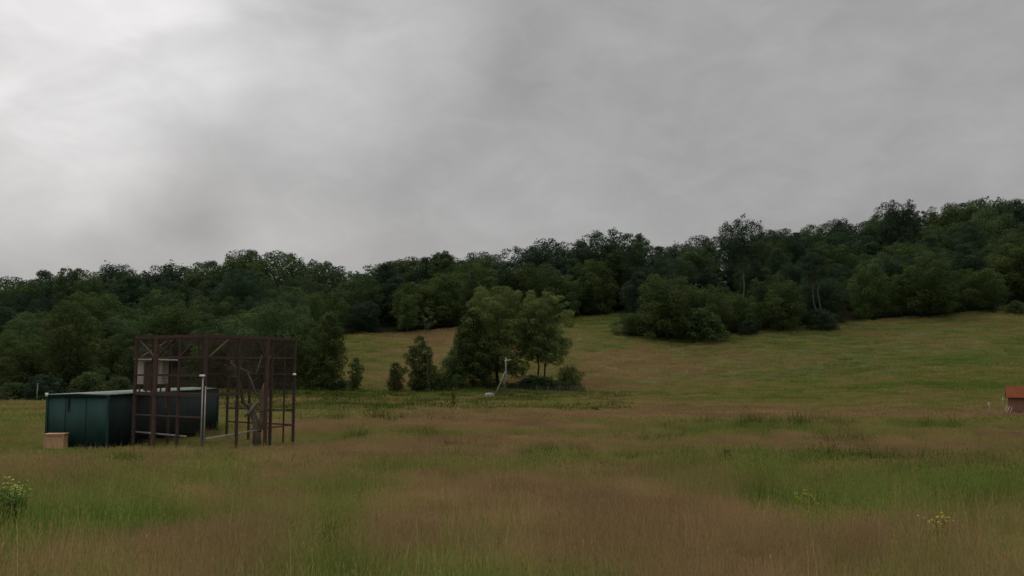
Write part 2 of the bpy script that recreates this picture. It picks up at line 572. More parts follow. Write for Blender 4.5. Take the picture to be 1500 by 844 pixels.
# ------------------------------------------------------------------ grass
def make_grass_mat():
    m, t, out = new_mat('grass blades')
    cv = N(t, 'ShaderNodeAttribute', attribute_name='cover', attribute_type='INSTANCER')
    tn = N(t, 'ShaderNodeAttribute', attribute_name='tint')          # per blade
    hd = N(t, 'ShaderNodeAttribute', attribute_name='head')          # 1 on seed heads
    sh = N(t, 'ShaderNodeAttribute', attribute_name='shade', attribute_type='INSTANCER')
    f = math_n(t, 'ADD', cv.outputs['Fac'], math_n(t, 'MULTIPLY', math_n(t, 'SUBTRACT', tn.outputs['Fac'], .5), .5))
    f = math_n(t, 'ADD', f, math_n(t, 'MULTIPLY', hd.outputs['Fac'], .3), clamp=True)
    col = ramp(t, f, [(0.0, (.092, .158, .026)), (.25, (.136, .186, .038)), (.5, (.20, .218, .058)), (.75, (.265, .232, .082)), (1.0, (.305, .208, .108))])
    s_ = N(t, 'ShaderNodeVectorMath', operation='SCALE')
    L(t, col, s_.inputs[0])
    v = math_n(t, 'MULTIPLY', smooth(t, tn.outputs['Fac'], 0, 1, .75, 1.25), sh.outputs['Fac'])
    L(t, v, s_.inputs['Scale'])
    d = N(t, 'ShaderNodeBsdfDiffuse')
    L(t, s_.outputs[0], d.inputs[0])
    tr = N(t, 'ShaderNodeBsdfTranslucent')
    L(t, s_.outputs[0], tr.inputs[0])
    mxs = N(t, 'ShaderNodeMixShader')
    mxs.inputs[0].default_value = .4
    L(t, d.outputs[0], mxs.inputs[1])
    L(t, tr.outputs[0], mxs.inputs[2])
    L(t, mxs.outputs[0], out.inputs[0])
    return m


M['grass'] = make_grass_mat()


def blade_mesh(name, n, rad, h0, h1, wd, seeds=0, sw=.003, sh=(.45, .7), head=(.045, .0035), seed=0):
    r = np.random.default_rng(seed)
    V, Fq, tint, hd = [], [], [], []

    def strip(base, direc, h, lean, w0, tv, hv, segs=3, w1=.1):
        side = np.array([-direc[1], direc[0], 0])
        b = len(V)
        for i in range(segs + 1):
            t = i / segs
            p = base + np.array([direc[0], direc[1], 0]) * lean * t * t + np.array([0, 0, h * (t - .25 * (lean / max(h, .01)) * t * t)])
            w = w0 * (1 - (1 - w1) * t)
            V.append(p - side * w / 2)
            V.append(p + side * w / 2)
            tint.extend([tv, tv])
            hd.extend([hv, hv])
        for i in range(segs):
            k = b + i * 2
            Fq.append((k, k + 1, k + 3, k + 2))
        return p
    for i in range(n):
        a = r.uniform(0, 2 * math.pi)
        q = rad * math.sqrt(r.uniform())
        base = np.array([q * math.cos(a), q * math.sin(a), -.04])
        da = r.uniform(0, 2 * math.pi)
        h = r.uniform(h0, h1)
        strip(base, (math.cos(da), math.sin(da)), h, h * r.uniform(.1, .9), wd * r.uniform(.6, 1.3), r.uniform(0, .75), 0.0)
    for i in range(seeds):
        a = r.uniform(0, 2 * math.pi)
        q = rad * math.sqrt(r.uniform())
        base = np.array([q * math.cos(a), q * math.sin(a), -.04])
        da = r.uniform(0, 2 * math.pi)
        h = r.uniform(*sh)
        dr = (math.cos(da), math.sin(da))
        ln = h * r.uniform(.05, .35)
        tip = strip(base, dr, h, ln, sw, r.uniform(.4, 1), .4, 2, .8)
        hh, hw = head[0] * r.uniform(.7, 1.4), head[1] * r.uniform(.6, 1.4)
        tv = r.uniform(.3, 1)
        for k in range(2):
            sa = da + k * math.pi / 2 + .4
            sx = np.array([math.cos(sa), math.sin(sa), 0]) * hw
            up = np.array([dr[0] * hh * .35, dr[1] * hh * .35, hh])
            b = len(V)
            V.extend([tip - up * .1, tip + up * .45 + sx, tip + up, tip + up * .45 - sx])
            tint.extend([tv] * 4)
            hd.extend([1.0] * 4)
            Fq.append((b, b + 1, b + 2, b + 3))
    return np_mesh(name, np.array(V), np.array(Fq), M['grass'], False, {'tint': tint, 'head': hd})


def proto_collection(name, meshes):
    c = bpy.data.collections.new(name)
    for i, me in enumerate(meshes):
        o = bpy.data.objects.new("%s_%02d" % (name, i), me)
        c.objects.link(o)
    return c


def scatter(name, P, scale, rot, idx, cov, shade, coll, label):
    me = bpy.data.meshes.new(name)
    me.vertices.add(len(P))
    me.vertices.foreach_set('co', np.asarray(P, np.float32).ravel())
    for an, arr, ty in (('scl', scale, 'FLOAT'), ('rot', rot, 'FLOAT'), ('cover', cov, 'FLOAT'), ('shade', shade, 'FLOAT')):
        a = me.attributes.new(an, ty, 'POINT')
        a.data.foreach_set('value', np.asarray(arr, np.float32))
    a = me.attributes.new('idx', 'INT', 'POINT')
    a.data.foreach_set('value', np.asarray(idx, np.int32))
    o = link(name, me)
    g = bpy.data.node_groups.new(name, 'GeometryNodeTree')
    g.interface.new_socket('Geometry', in_out='INPUT', socket_type='NodeSocketGeometry')
    g.interface.new_socket('Geometry', in_out='OUTPUT', socket_type='NodeSocketGeometry')
    gi, go = g.nodes.new('NodeGroupInput'), g.nodes.new('NodeGroupOutput')
    ci = g.nodes.new('GeometryNodeCollectionInfo')
    ci.inputs['Collection'].default_value = coll
    ci.inputs['Separate Children'].default_value = True
    ci.inputs['Reset Children'].default_value = True
    ip = g.nodes.new('GeometryNodeInstanceOnPoints')

    def na(nm, ty):
        n = g.nodes.new('GeometryNodeInputNamedAttribute')
        n.data_type = ty
        n.inputs['Name'].default_value = nm
        return n.outputs['Attribute']
    cz = g.nodes.new('ShaderNodeCombineXYZ')
    g.links.new(na('rot', 'FLOAT'), cz.inputs['Z'])
    g.links.new(gi.outputs[0], ip.inputs['Points'])
    g.links.new(ci.outputs[0], ip.inputs['Instance'])
    ip.inputs['Pick Instance'].default_value = True
    g.links.new(na('idx', 'INT'), ip.inputs['Instance Index'])
    g.links.new(cz.outputs[0], ip.inputs['Rotation'])
    g.links.new(na('scl', 'FLOAT'), ip.inputs['Scale'])
    g.links.new(ip.outputs[0], go.inputs[0])
    md = o.modifiers.new('scatter', 'NODES')
    md.node_group = g
    return tag(o, label, 'grass', kind='stuff')


def field_points(y0, y1, dens, margin=1.12):
    U = 750 / F * margin
    area = U * (y1 ** 2 - y0 ** 2)
    n = int(area * dens)
    Y = np.sqrt(RNG.uniform(y0 ** 2, y1 ** 2, n))
    X = RNG.uniform(-U, U, n) * Y
    return X, Y


AV = dict(Lc=(-18.84, 42.6), C=(-14.42, 40.0), R=(-11.71, 45.8))
AV['B'] = (AV['Lc'][0] + AV['R'][0] - AV['C'][0], AV['Lc'][1] + AV['R'][1] - AV['C'][1])
SH = dict(A=(-19.76, 41.8), B=(-18.35, 53.2), D=(-22.93, 42.2))
SH['E'] = (SH['D'][0] + SH['B'][0] - SH['A'][0], SH['D'][1] + SH['B'][1] - SH['A'][1])


def in_quad(X, Y, q, grow=0.0):
    c = np.mean(q, axis=0)
    ins = np.ones(len(X), bool)
    for i in range(4):
        a, b = np.array(q[i]), np.array(q[(i + 1) % 4])
        a, b = a + (a - c) * grow, b + (b - c) * grow
        cr = (b[0] - a[0]) * (Y - a[1]) - (b[1] - a[1]) * (X - a[0])
        cc_ = (b[0] - a[0]) * (c[1] - a[1]) - (b[1] - a[1]) * (c[0] - a[0])
        ins &= (cr * cc_ > 0)
    return ins


SHQ = [SH['A'], SH['B'], SH['E'], SH['D']]


def do_zone(name, y0, y1, dens, protos_green, protos_seed, coll, sc0, sc1, label):
    X, Y = field_points(y0, y1, dens)
    Z = ground_z(X, Y)
    keep = ~in_quad(X, Y, SHQ)
    px = 750 + X / Y * F
    keep &= Y < wood_edge(px) - 1
    X, Y, Z = X[keep], Y[keep], Z[keep]
    cov = cover(X, Y, Z)
    n = len(X)
    cv = np.clip(cov + RNG.normal(0, .10, n), 0, 1)
    pick_seed = RNG.uniform(size=n) < np.clip(.12 + cv * .95, 0, 1)
    idx = np.where(pick_seed, RNG.choice(protos_seed, n), RNG.choice(protos_green, n))
    hgt = .55 + .85 * fbm(X / 1.7, Y / 1.7, 81, 3)
    # lush taller grass in the ditch, and where the sward is freshest
    lush = np.clip(.3 - cov, 0, .3) / .3
    scl = RNG.uniform(sc0, sc1, n) * hgt * (1 + .25 * lush)
    dx_ = np.clip(np.hypot((X + 17.2) / 8.0, (Y - 43.5) / 7.5), 0, 2)
    scl = scl * np.where(Y < 70, np.clip((dx_ - .55) / .7, .38, 1), 1)
    shade = .62 + .62 * fbm(X / 1.3 + 9, Y / 1.6, 91, 3) + .14 * fbm(X / 6, Y / 6, 95, 2)
    return scatter(name, np.stack([X, Y, Z], 1), scl, RNG.uniform(0, 6.28, n), idx, cv, shade, coll, label)


near_c = proto_collection('grass_tuft', [
    blade_mesh('grass_tuft', 85, .22, .10, .30, .0050, 2, seed=1), blade_mesh('grass_tuft', 80, .24, .12, .34, .0048, 3, seed=2), blade_mesh('grass_tuft', 95, .20, .08, .26, .0055, 0, seed=3),
    blade_mesh('grass_tuft', 46, .24, .10, .25, .0044, 56, .0022, (.24, .46), (.050, .0034), seed=4), blade_mesh('grass_tuft', 40, .26, .10, .24, .0044, 66, .0022, (.2, .40), (.042, .0038), seed=5),
    blade_mesh('grass_tuft', 50, .24, .10, .28, .0044, 48, .0022, (.26, .52), (.055, .0032), seed=6)])
do_zone('meadow_grass_near', 6.5, 24, 34, [0, 1, 2], [3, 4, 5], near_c, .7, 1.2, 'long grass with reddish seed heads in the foreground meadow')
mid_c = proto_collection('grass_clump', [
    blade_mesh('grass_clump', 80, .45, .18, .38, .013, 6, .008, seed=11), blade_mesh('grass_clump', 90, .5, .14, .34, .013, 3, .008, seed=12), blade_mesh('grass_clump', 70, .4, .2, .42, .013, 8, .008, seed=13),
    blade_mesh('grass_clump', 44, .5, .14, .3, .012, 80, .007, (.26, .5), (.075, .009), seed=14), blade_mesh('grass_clump', 40, .5, .14, .28, .012, 90, .007, (.24, .44), (.07, .010), seed=15),
    blade_mesh('grass_clump', 50, .5, .14, .32, .012, 70, .007, (.3, .52), (.085, .008), seed=16)])
do_zone('meadow_grass_middle', 22, 62, 9, [0, 1, 2], [3, 4, 5], mid_c, .7, 1.15, 'brown and green hay meadow round the aviary')
far_c = proto_collection('grass_patch', [
    blade_mesh('grass_patch', 80, 1.3, .14, .34, .05, 10, .02, seed=21), blade_mesh('grass_patch', 90, 1.4, .12, .30, .05, 6, .02, seed=22),
    blade_mesh('grass_patch', 50, 1.4, .12, .26, .05, 60, .02, (.2, .4), (.14, .035), seed=23), blade_mesh('grass_patch', 46, 1.4, .12, .26, .05, 66, .02, (.2, .36), (.14, .04), seed=24)])
do_zone('meadow_grass_far', 58, 165, 1.25, [0, 1], [2, 3], far_c, .65, 1.1, 'hay meadow between the aviary and the valley bottom')
do_zone('hillside_grass', 160, 302, .42, [0, 1], [2, 3], far_c, .9, 1.5, 'grass of the hillside meadow below the wood')


# ------------------------------------------------------------------ trees
def leaf_cloud(rng, lobes, n, size, flat=.75):
    """n leaf faces on the shells of ellipsoid lobes (x, y, z, r, tint, sz)"""
    lb = np.array(lobes)
    wts = lb[:, 3] ** 2
    wts = wts / wts.sum()
    k = rng.choice(len(lb), n, p=wts)
    d = rng.normal(size=(n, 3))
    d[:, 2] += .35
    d /= np.linalg.norm(d, axis=1)[:, None]
    rad = lb[k, 3] * (1 - np.abs(rng.normal(0, .15, n))) * rng.choice([1, 1, 1, 1.15], n)
    bump = 1 + .22 * np.sin(d[:, 0] * 5 + k) * np.cos(d[:, 1] * 6 + k * 1.7)
    rad *= bump
    P = lb[k, :3] + d * rad[:, None] * np.array([1, 1, flat])
    nrm = d * .95 + rng.normal(0, .42, (n, 3)) + np.array([0, 0, .35])
    nrm /= np.linalg.norm(nrm, axis=1)[:, None]
    a = np.cross(nrm, rng.normal(size=(n, 3)))
    a /= np.linalg.norm(a, axis=1)[:, None]
    b = np.cross(nrm, a)
    s = size * rng.uniform(.6, 1.35, n)[:, None]
    V = np.stack([P - a * s * .5, P - b * s * .32, P + a * s * .5, P + b * s * .32], 1).reshape(-1, 3)
    Fq = np.arange(n * 4).reshape(-1, 4)
    tint = np.repeat(np.clip(lb[k, 4] + rng.normal(0, .12, n), 0, 1), 4)
    return V, Fq, tint


def crown_lobes(rng, H, base, R, n, shape='round', r0=.9, r1=2.0, lean=0.0):
    """overlapping leaf masses: a few big inner ones that fill the crown, many smaller ones round its outside"""
    out = []

    def env_(t):
        if shape == 'round': return max(.1, 1 - abs(2 * t - .86) ** 2.4 / 1.25 ** 2.4) ** .5
        if shape == 'cone': return (1 - t) ** .8 * .9 + .12
        if shape == 'bush': return math.sqrt(max(.02, 1 - (t * .97) ** 2.2))
        if shape == 'flat': return .5 + .5 * math.sin(math.pi * t)
        return (.45 + .55 * math.sin(math.pi * min(1, t * 1.0)) ** .8) * (1 if t < .7 else 1 - (t - .7) * 1.6)
    ph = rng.uniform(0, 6.28, 3)
    if shape != 'flat':
        for i in range(5):
            t = (i + .6) / 5.4
            rr = R * env_(t) * .12
            a = rng.uniform(0, 6.28)
            out.append((rr * math.cos(a) + lean * t * t * R, rr * math.sin(a), base + (H - base) * t * .9, R * env_(t) * .62, .35))
    for i in range(n):
        t = (i + rng.uniform(0, 1)) / n
        e = env_(t)
        a = i * 2.39996 + rng.uniform(-.5, .5)
        lr = rng.uniform(r0, r1) * (1.0 if t < .8 else .72)
        rr = max(0, R * e * rng.uniform(.78, 1.04) - lr * .55)
        irr = 1 + .16 * math.sin(2 * a + ph[0]) + .10 * math.sin(3 * a + ph[1] + t * 4)
        z = base + (H - base) * t
        out.append((rr * irr * math.cos(a) + lean * t * t * R, rr * irr * math.sin(a), min(max(z, lr * .45), H - lr * .6), lr, rng.uniform(.12, .88)))
    return out


def wig(a, b, n, k, rng):
    a, b = Vector(a), Vector(b)
    return [a.lerp(b, i / n) + Vector(rng.normal(0, k * (a - b).length / n, 3)) * (0 < i < n) for i in range(n + 1)]


def tree_meshes(seed, H=18, R=5.5, base=3.0, shape='round', nl=45, leaves=12000, size=.36, r0=1.0, r1=2.1, mat='leaf_forest', bark='bark',
                tr=.28, limbs=9, twigs=14, lean=0.0, trunks=1, open_=False):
    rng = np.random.default_rng(seed)
    lb = crown_lobes(rng, H, base, R, nl, shape, r0, r1, lean)
    nl = len(lb)
    for i in range(twigs):           # ragged little shoots standing out of the outline
        q = lb[rng.integers(len(lb))]
        a = rng.uniform(0, 6.28)
        e = rng.uniform(.2, 1.5)
        d = np.array([math.cos(a) * math.cos(e), math.sin(a) * math.cos(e), math.sin(e)]) * q[3] * rng.uniform(.9, 1.35)
        lb.append((q[0] + d[0], q[1] + d[1], q[2] + d[2], q[3] * rng.uniform(.16, .3), q[4]))
    V, Fq, tint = leaf_cloud(rng, lb, leaves, size)
    crown = np_mesh('crown', V, Fq, M[mat], False, {'tint': tint})
    m = MB()
    for k in range(trunks):
        off = (0, 0) if trunks == 1 else (math.cos(k * 2.4) * R * .12, math.sin(k * 2.4) * R * .12)
        top = Vector((off[0] * 2.5 + lean * R * .6, off[1] * 2.5, H * .82))
        tp = wig((off[0], off[1], -.5), top, 7, .10, rng)
        m.tube(tp, [tr * (1.25 if i == 0 else 1) * (1 - i / 7 * .85) for i in range(8)], 8)
        for j in range(limbs):
            i = rng.integers(2, 7) if base < H * .4 else rng.integers(4, 7)
            q = lb[rng.integers(nl)]
            s = tp[i]
            e = Vector(q[:3])
            if e.z < s.z - 1: e.z = s.z + .5
            m.tube(wig(s, e, 4, .12, rng), [tr * (1 - i / 7 * .85) * f for f in (.5, .4, .3, .2, .1)], 5)
    me = bpy.data.meshes.new('trunk')
    me.from_pydata(m.v, [], m.f)
    me.materials.append(M[bark])
    me.polygons.foreach_set('use_smooth', [True] * len(me.polygons))
    return crown, me, H


def plant_tree(name, meshes, x, y, h, label, cat='tree', group=None, wide=1.0, rot=None, sink=0.0):
    crown, trunk, H = meshes
    t = thing(name, label, cat, (x, y, gz(x, y) - sink), random.uniform(0, 6.28) if rot is None else rot, group)
    s = h / H
    t.scale = (s * wide, s * wide, s)
    link('crown', crown, t)
    link('trunk', trunk, t)
    return t


PROT = {
    'edge': [tree_meshes(100 + i, 15, 5.6 + .5 * (i % 3), .6, 'round', 46, 19000, .34, 1.2, 2.1, ['leaf_dark', 'leaf_forest', 'leaf_mid', 'leaf_mid', 'leaf_forest', 'leaf_mid'][i], twigs=18) for i in range(6)],
    'mass': [tree_meshes(120 + i, 20, 6.0 + .5 * (i % 3), 3.0, 'round', 50, 20000, .38, 1.4, 2.5, 'leaf_dark' if i % 3 else 'leaf_forest', tr=.3, twigs=34) for i in range(5)],
    'dark': [tree_meshes(140 + i, 20, 5.4, 2.0, 'tall', 46, 19000, .38, 1.3, 2.3, 'leaf_dark', twigs=26) for i in range(3)],
    'shrub': [tree_meshes(160 + i, 5, 3.2, .2, 'bush', 26, 9000, .26, .7, 1.2, 'leaf_dark' if i else 'leaf_forest', tr=.1, limbs=5, twigs=10) for i in range(2)],
    'airy': [tree_meshes(180 + i, 20, 4.2, 9, 'flat', 50, 8500, .30, .45, 1.1, 'leaf_forest', 'bark', tr=.2, limbs=20, twigs=50) for i in range(2)],
}

SKY = [(-150, 412), (0, 410), (40, 405), (100, 394), (150, 389), (200, 396), (240, 389), (300, 385), (350, 373), (370, 369), (420, 376), (455, 379), (490, 377),
       (515, 392), (550, 371), (575, 386), (605, 371), (645, 371), (660, 376), (705, 361), (730, 369), (750, 362), (800, 349), (850, 346), (885, 341), (935, 347),
       (965, 358), (1000, 353), (1040, 345), (1060, 350), (1130, 341), (1170, 336), (1200, 331), (1230, 322), (1280, 321), (1320, 308), (1380, 301), (1420, 295),
       (1450, 289), (1500, 286), (1650, 280)]
SX, SY = zip(*SKY)


def sky_py(px): return float(np.interp(px, SX, SY))


WOODS = [   # bearing range, last depth, number of rows, low factor of the front row, step between trees in metres, group, label, name
    (-60, 446, 300, 9, .40, 11.0, 'trees of the wood on the left', 'green broadleaf tree packed in the wood behind the aviary and green shed', 'broadleaf_tree'),
    (462, 910, 340, 5, .60, 12.0, 'trees of the wood above the hillside meadow', 'dark broadleaf tree in the dense row above the hillside meadow', 'broadleaf_tree'),
    (925, 1560, 400, 8, .45, 12.5, 'trees of the wood on the right slope', 'dark broadleaf tree packed in the wood on the right slope above the meadow', 'broadleaf_tree'),
]
cnt = 0
for (p0, p1, ylast, rows, lowf, step, grp, lab, nm) in WOODS:
    for k in range(rows):
        f = k / (rows - 1)
        px = p0 + random.uniform(0, 20)
        while px < p1:
            ye = float(wood_edge(px))
            Y = ye + 4 + (ylast - ye - 4) * f + random.uniform(-3, 3)
            x = (px - 750) / F * Y
            g = gz(x, Y)
            base = HOR - g / Y * F
            edge_py = HOR - gz((px - 750) / F * ye, ye) / ye * F
            sky_t = sky_py(px)
            top = edge_py - (edge_py - sky_t) * (lowf + (1 - lowf) * f ** .8) + random.uniform(-1, 1) * (5 if f > .8 else 18)
            if f > .8: top = sky_t + random.uniform(-7, 7)
            if px > 905 and px < 935: top += 18
            h = (HOR - top) / F * Y - g
            h = min(max(h, 6.5 if k == 0 else 9), 31)
            if k == 0: kind = 'edge'
            else: kind = random.choices(['mass', 'dark', 'edge', 'airy'], [5, 3, 5 if p0 < 0 else 2, .6 if f > .8 else 0])[0]
            if h < 10 and kind != 'edge': kind = 'edge'
            wide = random.uniform(.85, 1.2) * (1.6 if h < 10 else 1.32 if h < 14 else 1.18 if h < 24 else 1.0)
            plant_tree(nm, random.choice(PROT[kind]), x, Y, h, lab, group=grp, wide=wide, sink=.3)
            cnt += 1
            px += step * F / Y * random.uniform(.75, 1.3)
print('forest trees', cnt)

# the trees of the wood one can tell apart
def special(px, Y, top, meshes, label, name='broadleaf_tree', wide=1.0, cat='tree', rot=None):
    x = (px - 750) / F * Y
    h = (HOR - top) / F * Y - gz(x, Y)
    return plant_tree(name, meshes, x, Y, h, label, cat, wide=wide, rot=rot, sink=.2)


special(1090, 268, 321, tree_meshes(301, 22, 6.0, 13.0, 'round', 60, 14000, .30, .7, 1.35, 'leaf_dark', 'bark_pale', .26, 12, 60),
        'tall thin-crowned tree with a bare pale trunk rising out of the right wood', 'dying_tree')
special(1322, 352, 290, tree_meshes(302, 22, 6.0, 8, 'round', 44, 12000, .38, 1.0, 1.9, 'leaf_dark', twigs=26),
        'round domed tree rising highest above the skyline of the right wood', wide=1.1)
special(1206, 246, 452, PROT['shrub'][1], 'dark bush at the foot of the tree with two bare trunks', 'bush', 1.2, 'bush')
special(1200, 249, 362, tree_meshes(303, 20, 3.4, 12, 'flat', 22, 4200, .36, .8, 1.4, 'leaf_dark', 'bark_pale', .2, 7, 10, trunks=2),
        'slim tree with two bare trunks side by side at the edge of the right wood')
special(1370, 262, 368, tree_meshes(304, 16, 5.4, 1.5, 'round', 44, 12000, .34, 1.0, 1.9, 'leaf_mid'),
        'lighter green tree in front of the dark wood at the upper right', wide=1.15)
special(690, 258, 396, tree_meshes(305, 17, 3.6, 2, 'tall', 40, 9000, .34, .8, 1.5, 'leaf_forest'),
        'tree with tiered branches standing just above and behind the lone leafy trees')
special(596, 255, 431, tree_meshes(306, 12, 3.0, 2.5, 'round', 30, 7000, .32, .8, 1.4, 'leaf_mid', 'bark_pale', .12),
        'small pale green tree on a thin trunk at the top edge of the hillside meadow')
special(646, 300, 366, PROT['airy'][0], 'thin see-through tree on the skyline of the middle wood')
special(96, 236, 392, PROT['airy'][1], 'spindly tree poking out of the skyline of the left wood')
special(930, 330, 340, PROT['airy'][1], 'thin topped tree on the skyline left of the tree with the bare pale trunk')
special(350, 290, 366, PROT['mass'][0], 'high rounded tree at the top of the left wood above the aviary', wide=.9)
special(404, 152, 442, PROT['edge'][1], 'bushy dark tree directly behind the right half of the aviary', wide=1.25)
special(100, 150, 440, tree_meshes(307, 15, 5.0, 1, 'tall', 48, 12500, .34, 1.0, 1.9, 'leaf_mid'), 'lighter green tree in the left wood above the green shed', wide=1.0)
special(980, 241, 402, PROT['edge'][2], 'broad dark tree at the foremost corner of the right wood', wide=1.25)
special(1028, 238, 452, PROT['shrub'][0], 'low rounded bush at the foot of the corner of the right wood', 'bush', 1.25, 'bush')
special(1098, 244, 468, PROT['shrub'][1], 'wide low bush on the meadow edge below the bare pale trunk', 'bush', 1.1, 'bush')
special(1150, 247, 414, PROT['edge'][3], 'spreading dark tree at the edge of the right wood between the two bare trunked trees', wide=1.3)
special(1494, 262, 440, PROT['shrub'][0], 'dark bush at the top of the meadow by the right edge of the photo', 'bush', 1.0, 'bush')
special(1458, 268, 445, PROT['shrub'][1], 'small low bush in the gap of grass at the upper right', 'bush', .9, 'bush')

special(1112, 120, 592, PROT['shrub'][0], 'tiny scrub in the green streak at the foot of the right hillside', 'bush', 1.5, 'bush')

# the lone trees and bushes on the valley floor
special(692, 152, 454, tree_meshes(401, 14, 5.4, .2, 'cone', 60, 32000, .27, .8, 1.5, 'leaf_mid', tr=.22), 'dense dark cone-shaped tree, leafy to the ground, leftmost of the lone trees', wide=1.0)
special(728, 155, 419, tree_meshes(402, 18, 5.3, 2.6, 'round', 66, 38000, .26, .8, 1.6, 'leaf_fresh', tr=.3, limbs=12, twigs=26), 'tallest lone tree with a full fresh green crown behind the braced pole', wide=1.16)
special(794, 157, 425, tree_meshes(403, 17, 4.4, 4.8, 'round', 52, 30000, .26, .7, 1.4, 'leaf_fresh', tr=.17, limbs=10, twigs=24, trunks=2), 'light green lone tree with two bare dark trunks showing under its crown', wide=1.14, rot=.4)
special(662, 149, 520, tree_meshes(404, 5, 2.6, .1, 'bush', 30, 7000, .22, .6, 1.0, 'leaf_mid', tr=.08), 'dark bush at the left foot of the cone-shaped lone tree', 'bush', .8, 'bush')
special(833, 150, 535, tree_meshes(405, 5, 2.9, .1, 'bush', 28, 7000, .22, .5, 1.0, 'leaf_mid', tr=.08), 'green bush at the right end of the lone trees beside the wire fence', 'bush', 1.0, 'bush')
special(782, 153, 548, tree_meshes(406, 4, 2.9, .1, 'bush', 26, 6000, .22, .5, .9, 'leaf_mid', tr=.08), 'low dark bush under the two bare trunks of the light lone tree', 'bush', 1.25, 'bush')
special(480, 146, 457, tree_meshes(407, 13, 3.0, .3, 'tall', 50, 19000, .25, .7, 1.3, 'leaf_mid', tr=.15), 'slender upright green tree at the corner of the left wood, right of the aviary', 'broadleaf_tree', 1.0)
special(449, 150, 505, tree_meshes(408, 7, 3.0, .1, 'bush', 34, 8000, .24, .6, 1.2, 'leaf_fresh', tr=.1), 'light green bush between the aviary and the slender upright tree', 'bush', 1.0, 'bush')
special(521, 147, 523, tree_meshes(409, 5, 1.2, .4, 'tall', 22, 2600, .2, .35, .65, 'leaf_mid', tr=.05), 'small crooked sapling right beside the slender upright tree', 'sapling', 1.0, 'sapling')
special(580, 147, 530, tree_meshes(410, 5, 1.6, .1, 'tall', 26, 5000, .2, .45, .8, 'leaf_mid', tr=.06), 'small upright bush in the valley bottom, left of the tree with the dead tip', 'bush', 1.0, 'bush')
special(614, 148, 491, tree_meshes(411, 9, 2.5, .2, 'tall', 34, 13000, .22, .5, 1.0, 'leaf_mid', tr=.09), 'small dense tree growing round a thin bare-topped stem', 'broadleaf_tree', .95)
special(634, 147, 535, tree_meshes(412, 4, 1.8, .1, 'bush', 22, 4000, .2, .4, .8, 'leaf_mid', tr=.06), 'rounded bush at the right foot of the small tree with the bare-topped stem', 'bush', 1.0, 'bush')
special(627, 146, 449, tree_meshes(413, 14.5, 1.3, 11.0, 'flat', 14, 420, .22, .25, .55, 'leaf_pale', 'bark_pale', .10, 9, 14), 'thin pale stem with a sparse leaf tuft above the small dense tree', 'sapling', 1.0, 'sapling')
for i, (px, Y, top) in enumerate([(640, 153, 553), (560, 155, 564), (600, 154, 562), (500, 151, 556), (720, 150, 561), (752, 151, 560), (812, 154, 556), (850, 158, 562), (470, 149, 560), (772, 152, 553), (798, 152.5, 551)]):
    special(px, Y, top, PROT['shrub'][i % 2], ['low scrub under the left lone tree, right of the rounded bush', 'low scrub between the crooked sapling and the small upright bush', 'low scrub between the small upright bush and the small dense tree',
            'low scrub at the foot of the crooked sapling', 'low scrub left of the braced pole under the tallest lone tree', 'low scrub right of the braced pole under the tallest lone tree',
            'low scrub below the leaning trunk of the light lone tree', 'low scrub right of the green bush at the end of the lone trees', 'low scrub at the foot of the slender upright tree',
            'low scrub between the tallest lone tree and the two bare trunks', 'low scrub right at the two bare trunks of the light lone tree'][i], 'scrub_bush', 1.5, 'bush')
for i, (px, Y, top) in enumerate([(20, 137, 560), (66, 139, 548), (130, 140, 545), (-30, 137, 550), (175, 143, 552)]):
    special(px, Y, top, PROT['shrub'][i % 2], ['low bush at the foot of the left wood near the left picture edge', 'low bush at the foot of the wood just left of the green shed', 'dark bush of the wood showing over the left part of the shed roof',
            'low bush cut off by the left picture edge', 'dark bush of the wood left of the aviary corner post'][i], 'bush', 1.15, 'bush')


# ------------------------------------------------------------------ the aviary
EV = {k: Vector((*v, 0)) for k, v in AV.items()}
TOPZ = 1.36
ZB = {k: gz(v.x, v.y) for k, v in EV.items()}
av = thing('aviary', 'tall open rust brown framed bird aviary with netting, built against the green shed', 'aviary', (EV['C'].x, EV['C'].y, ZB['C']))
OFF = Vector(av.location)


def W(k, k2, t, z):
    a = EV[k].lerp(EV[k2], t)
    return Vector((a.x, a.y, z)) - OFF


def post(k, k2, t, w=.13, z1=TOPZ, mat='rust', z0=None, name='post'):
    a = EV[k].lerp(EV[k2], t)
    g = gz(a.x, a.y) - .3 if z0 is None else z0
    return MB().bar(Vector((a.x, a.y, g)) - OFF, Vector((a.x, a.y, z1)) - OFF, w).build(name, M[mat], av, .01)


def rail(k, k2, t0, t1, z0, z1=None, w=.08, mat='rust', name='rail', out=.0):
    a, b = W(k, k2, t0, z0), W(k, k2, t1, z0 if z1 is None else z1)
    n = (b - a).cross(Vector((0, 0, 1))).normalized() * out
    return MB().bar(a + n, b + n, w * .8, w).build(name, M[mat], av)


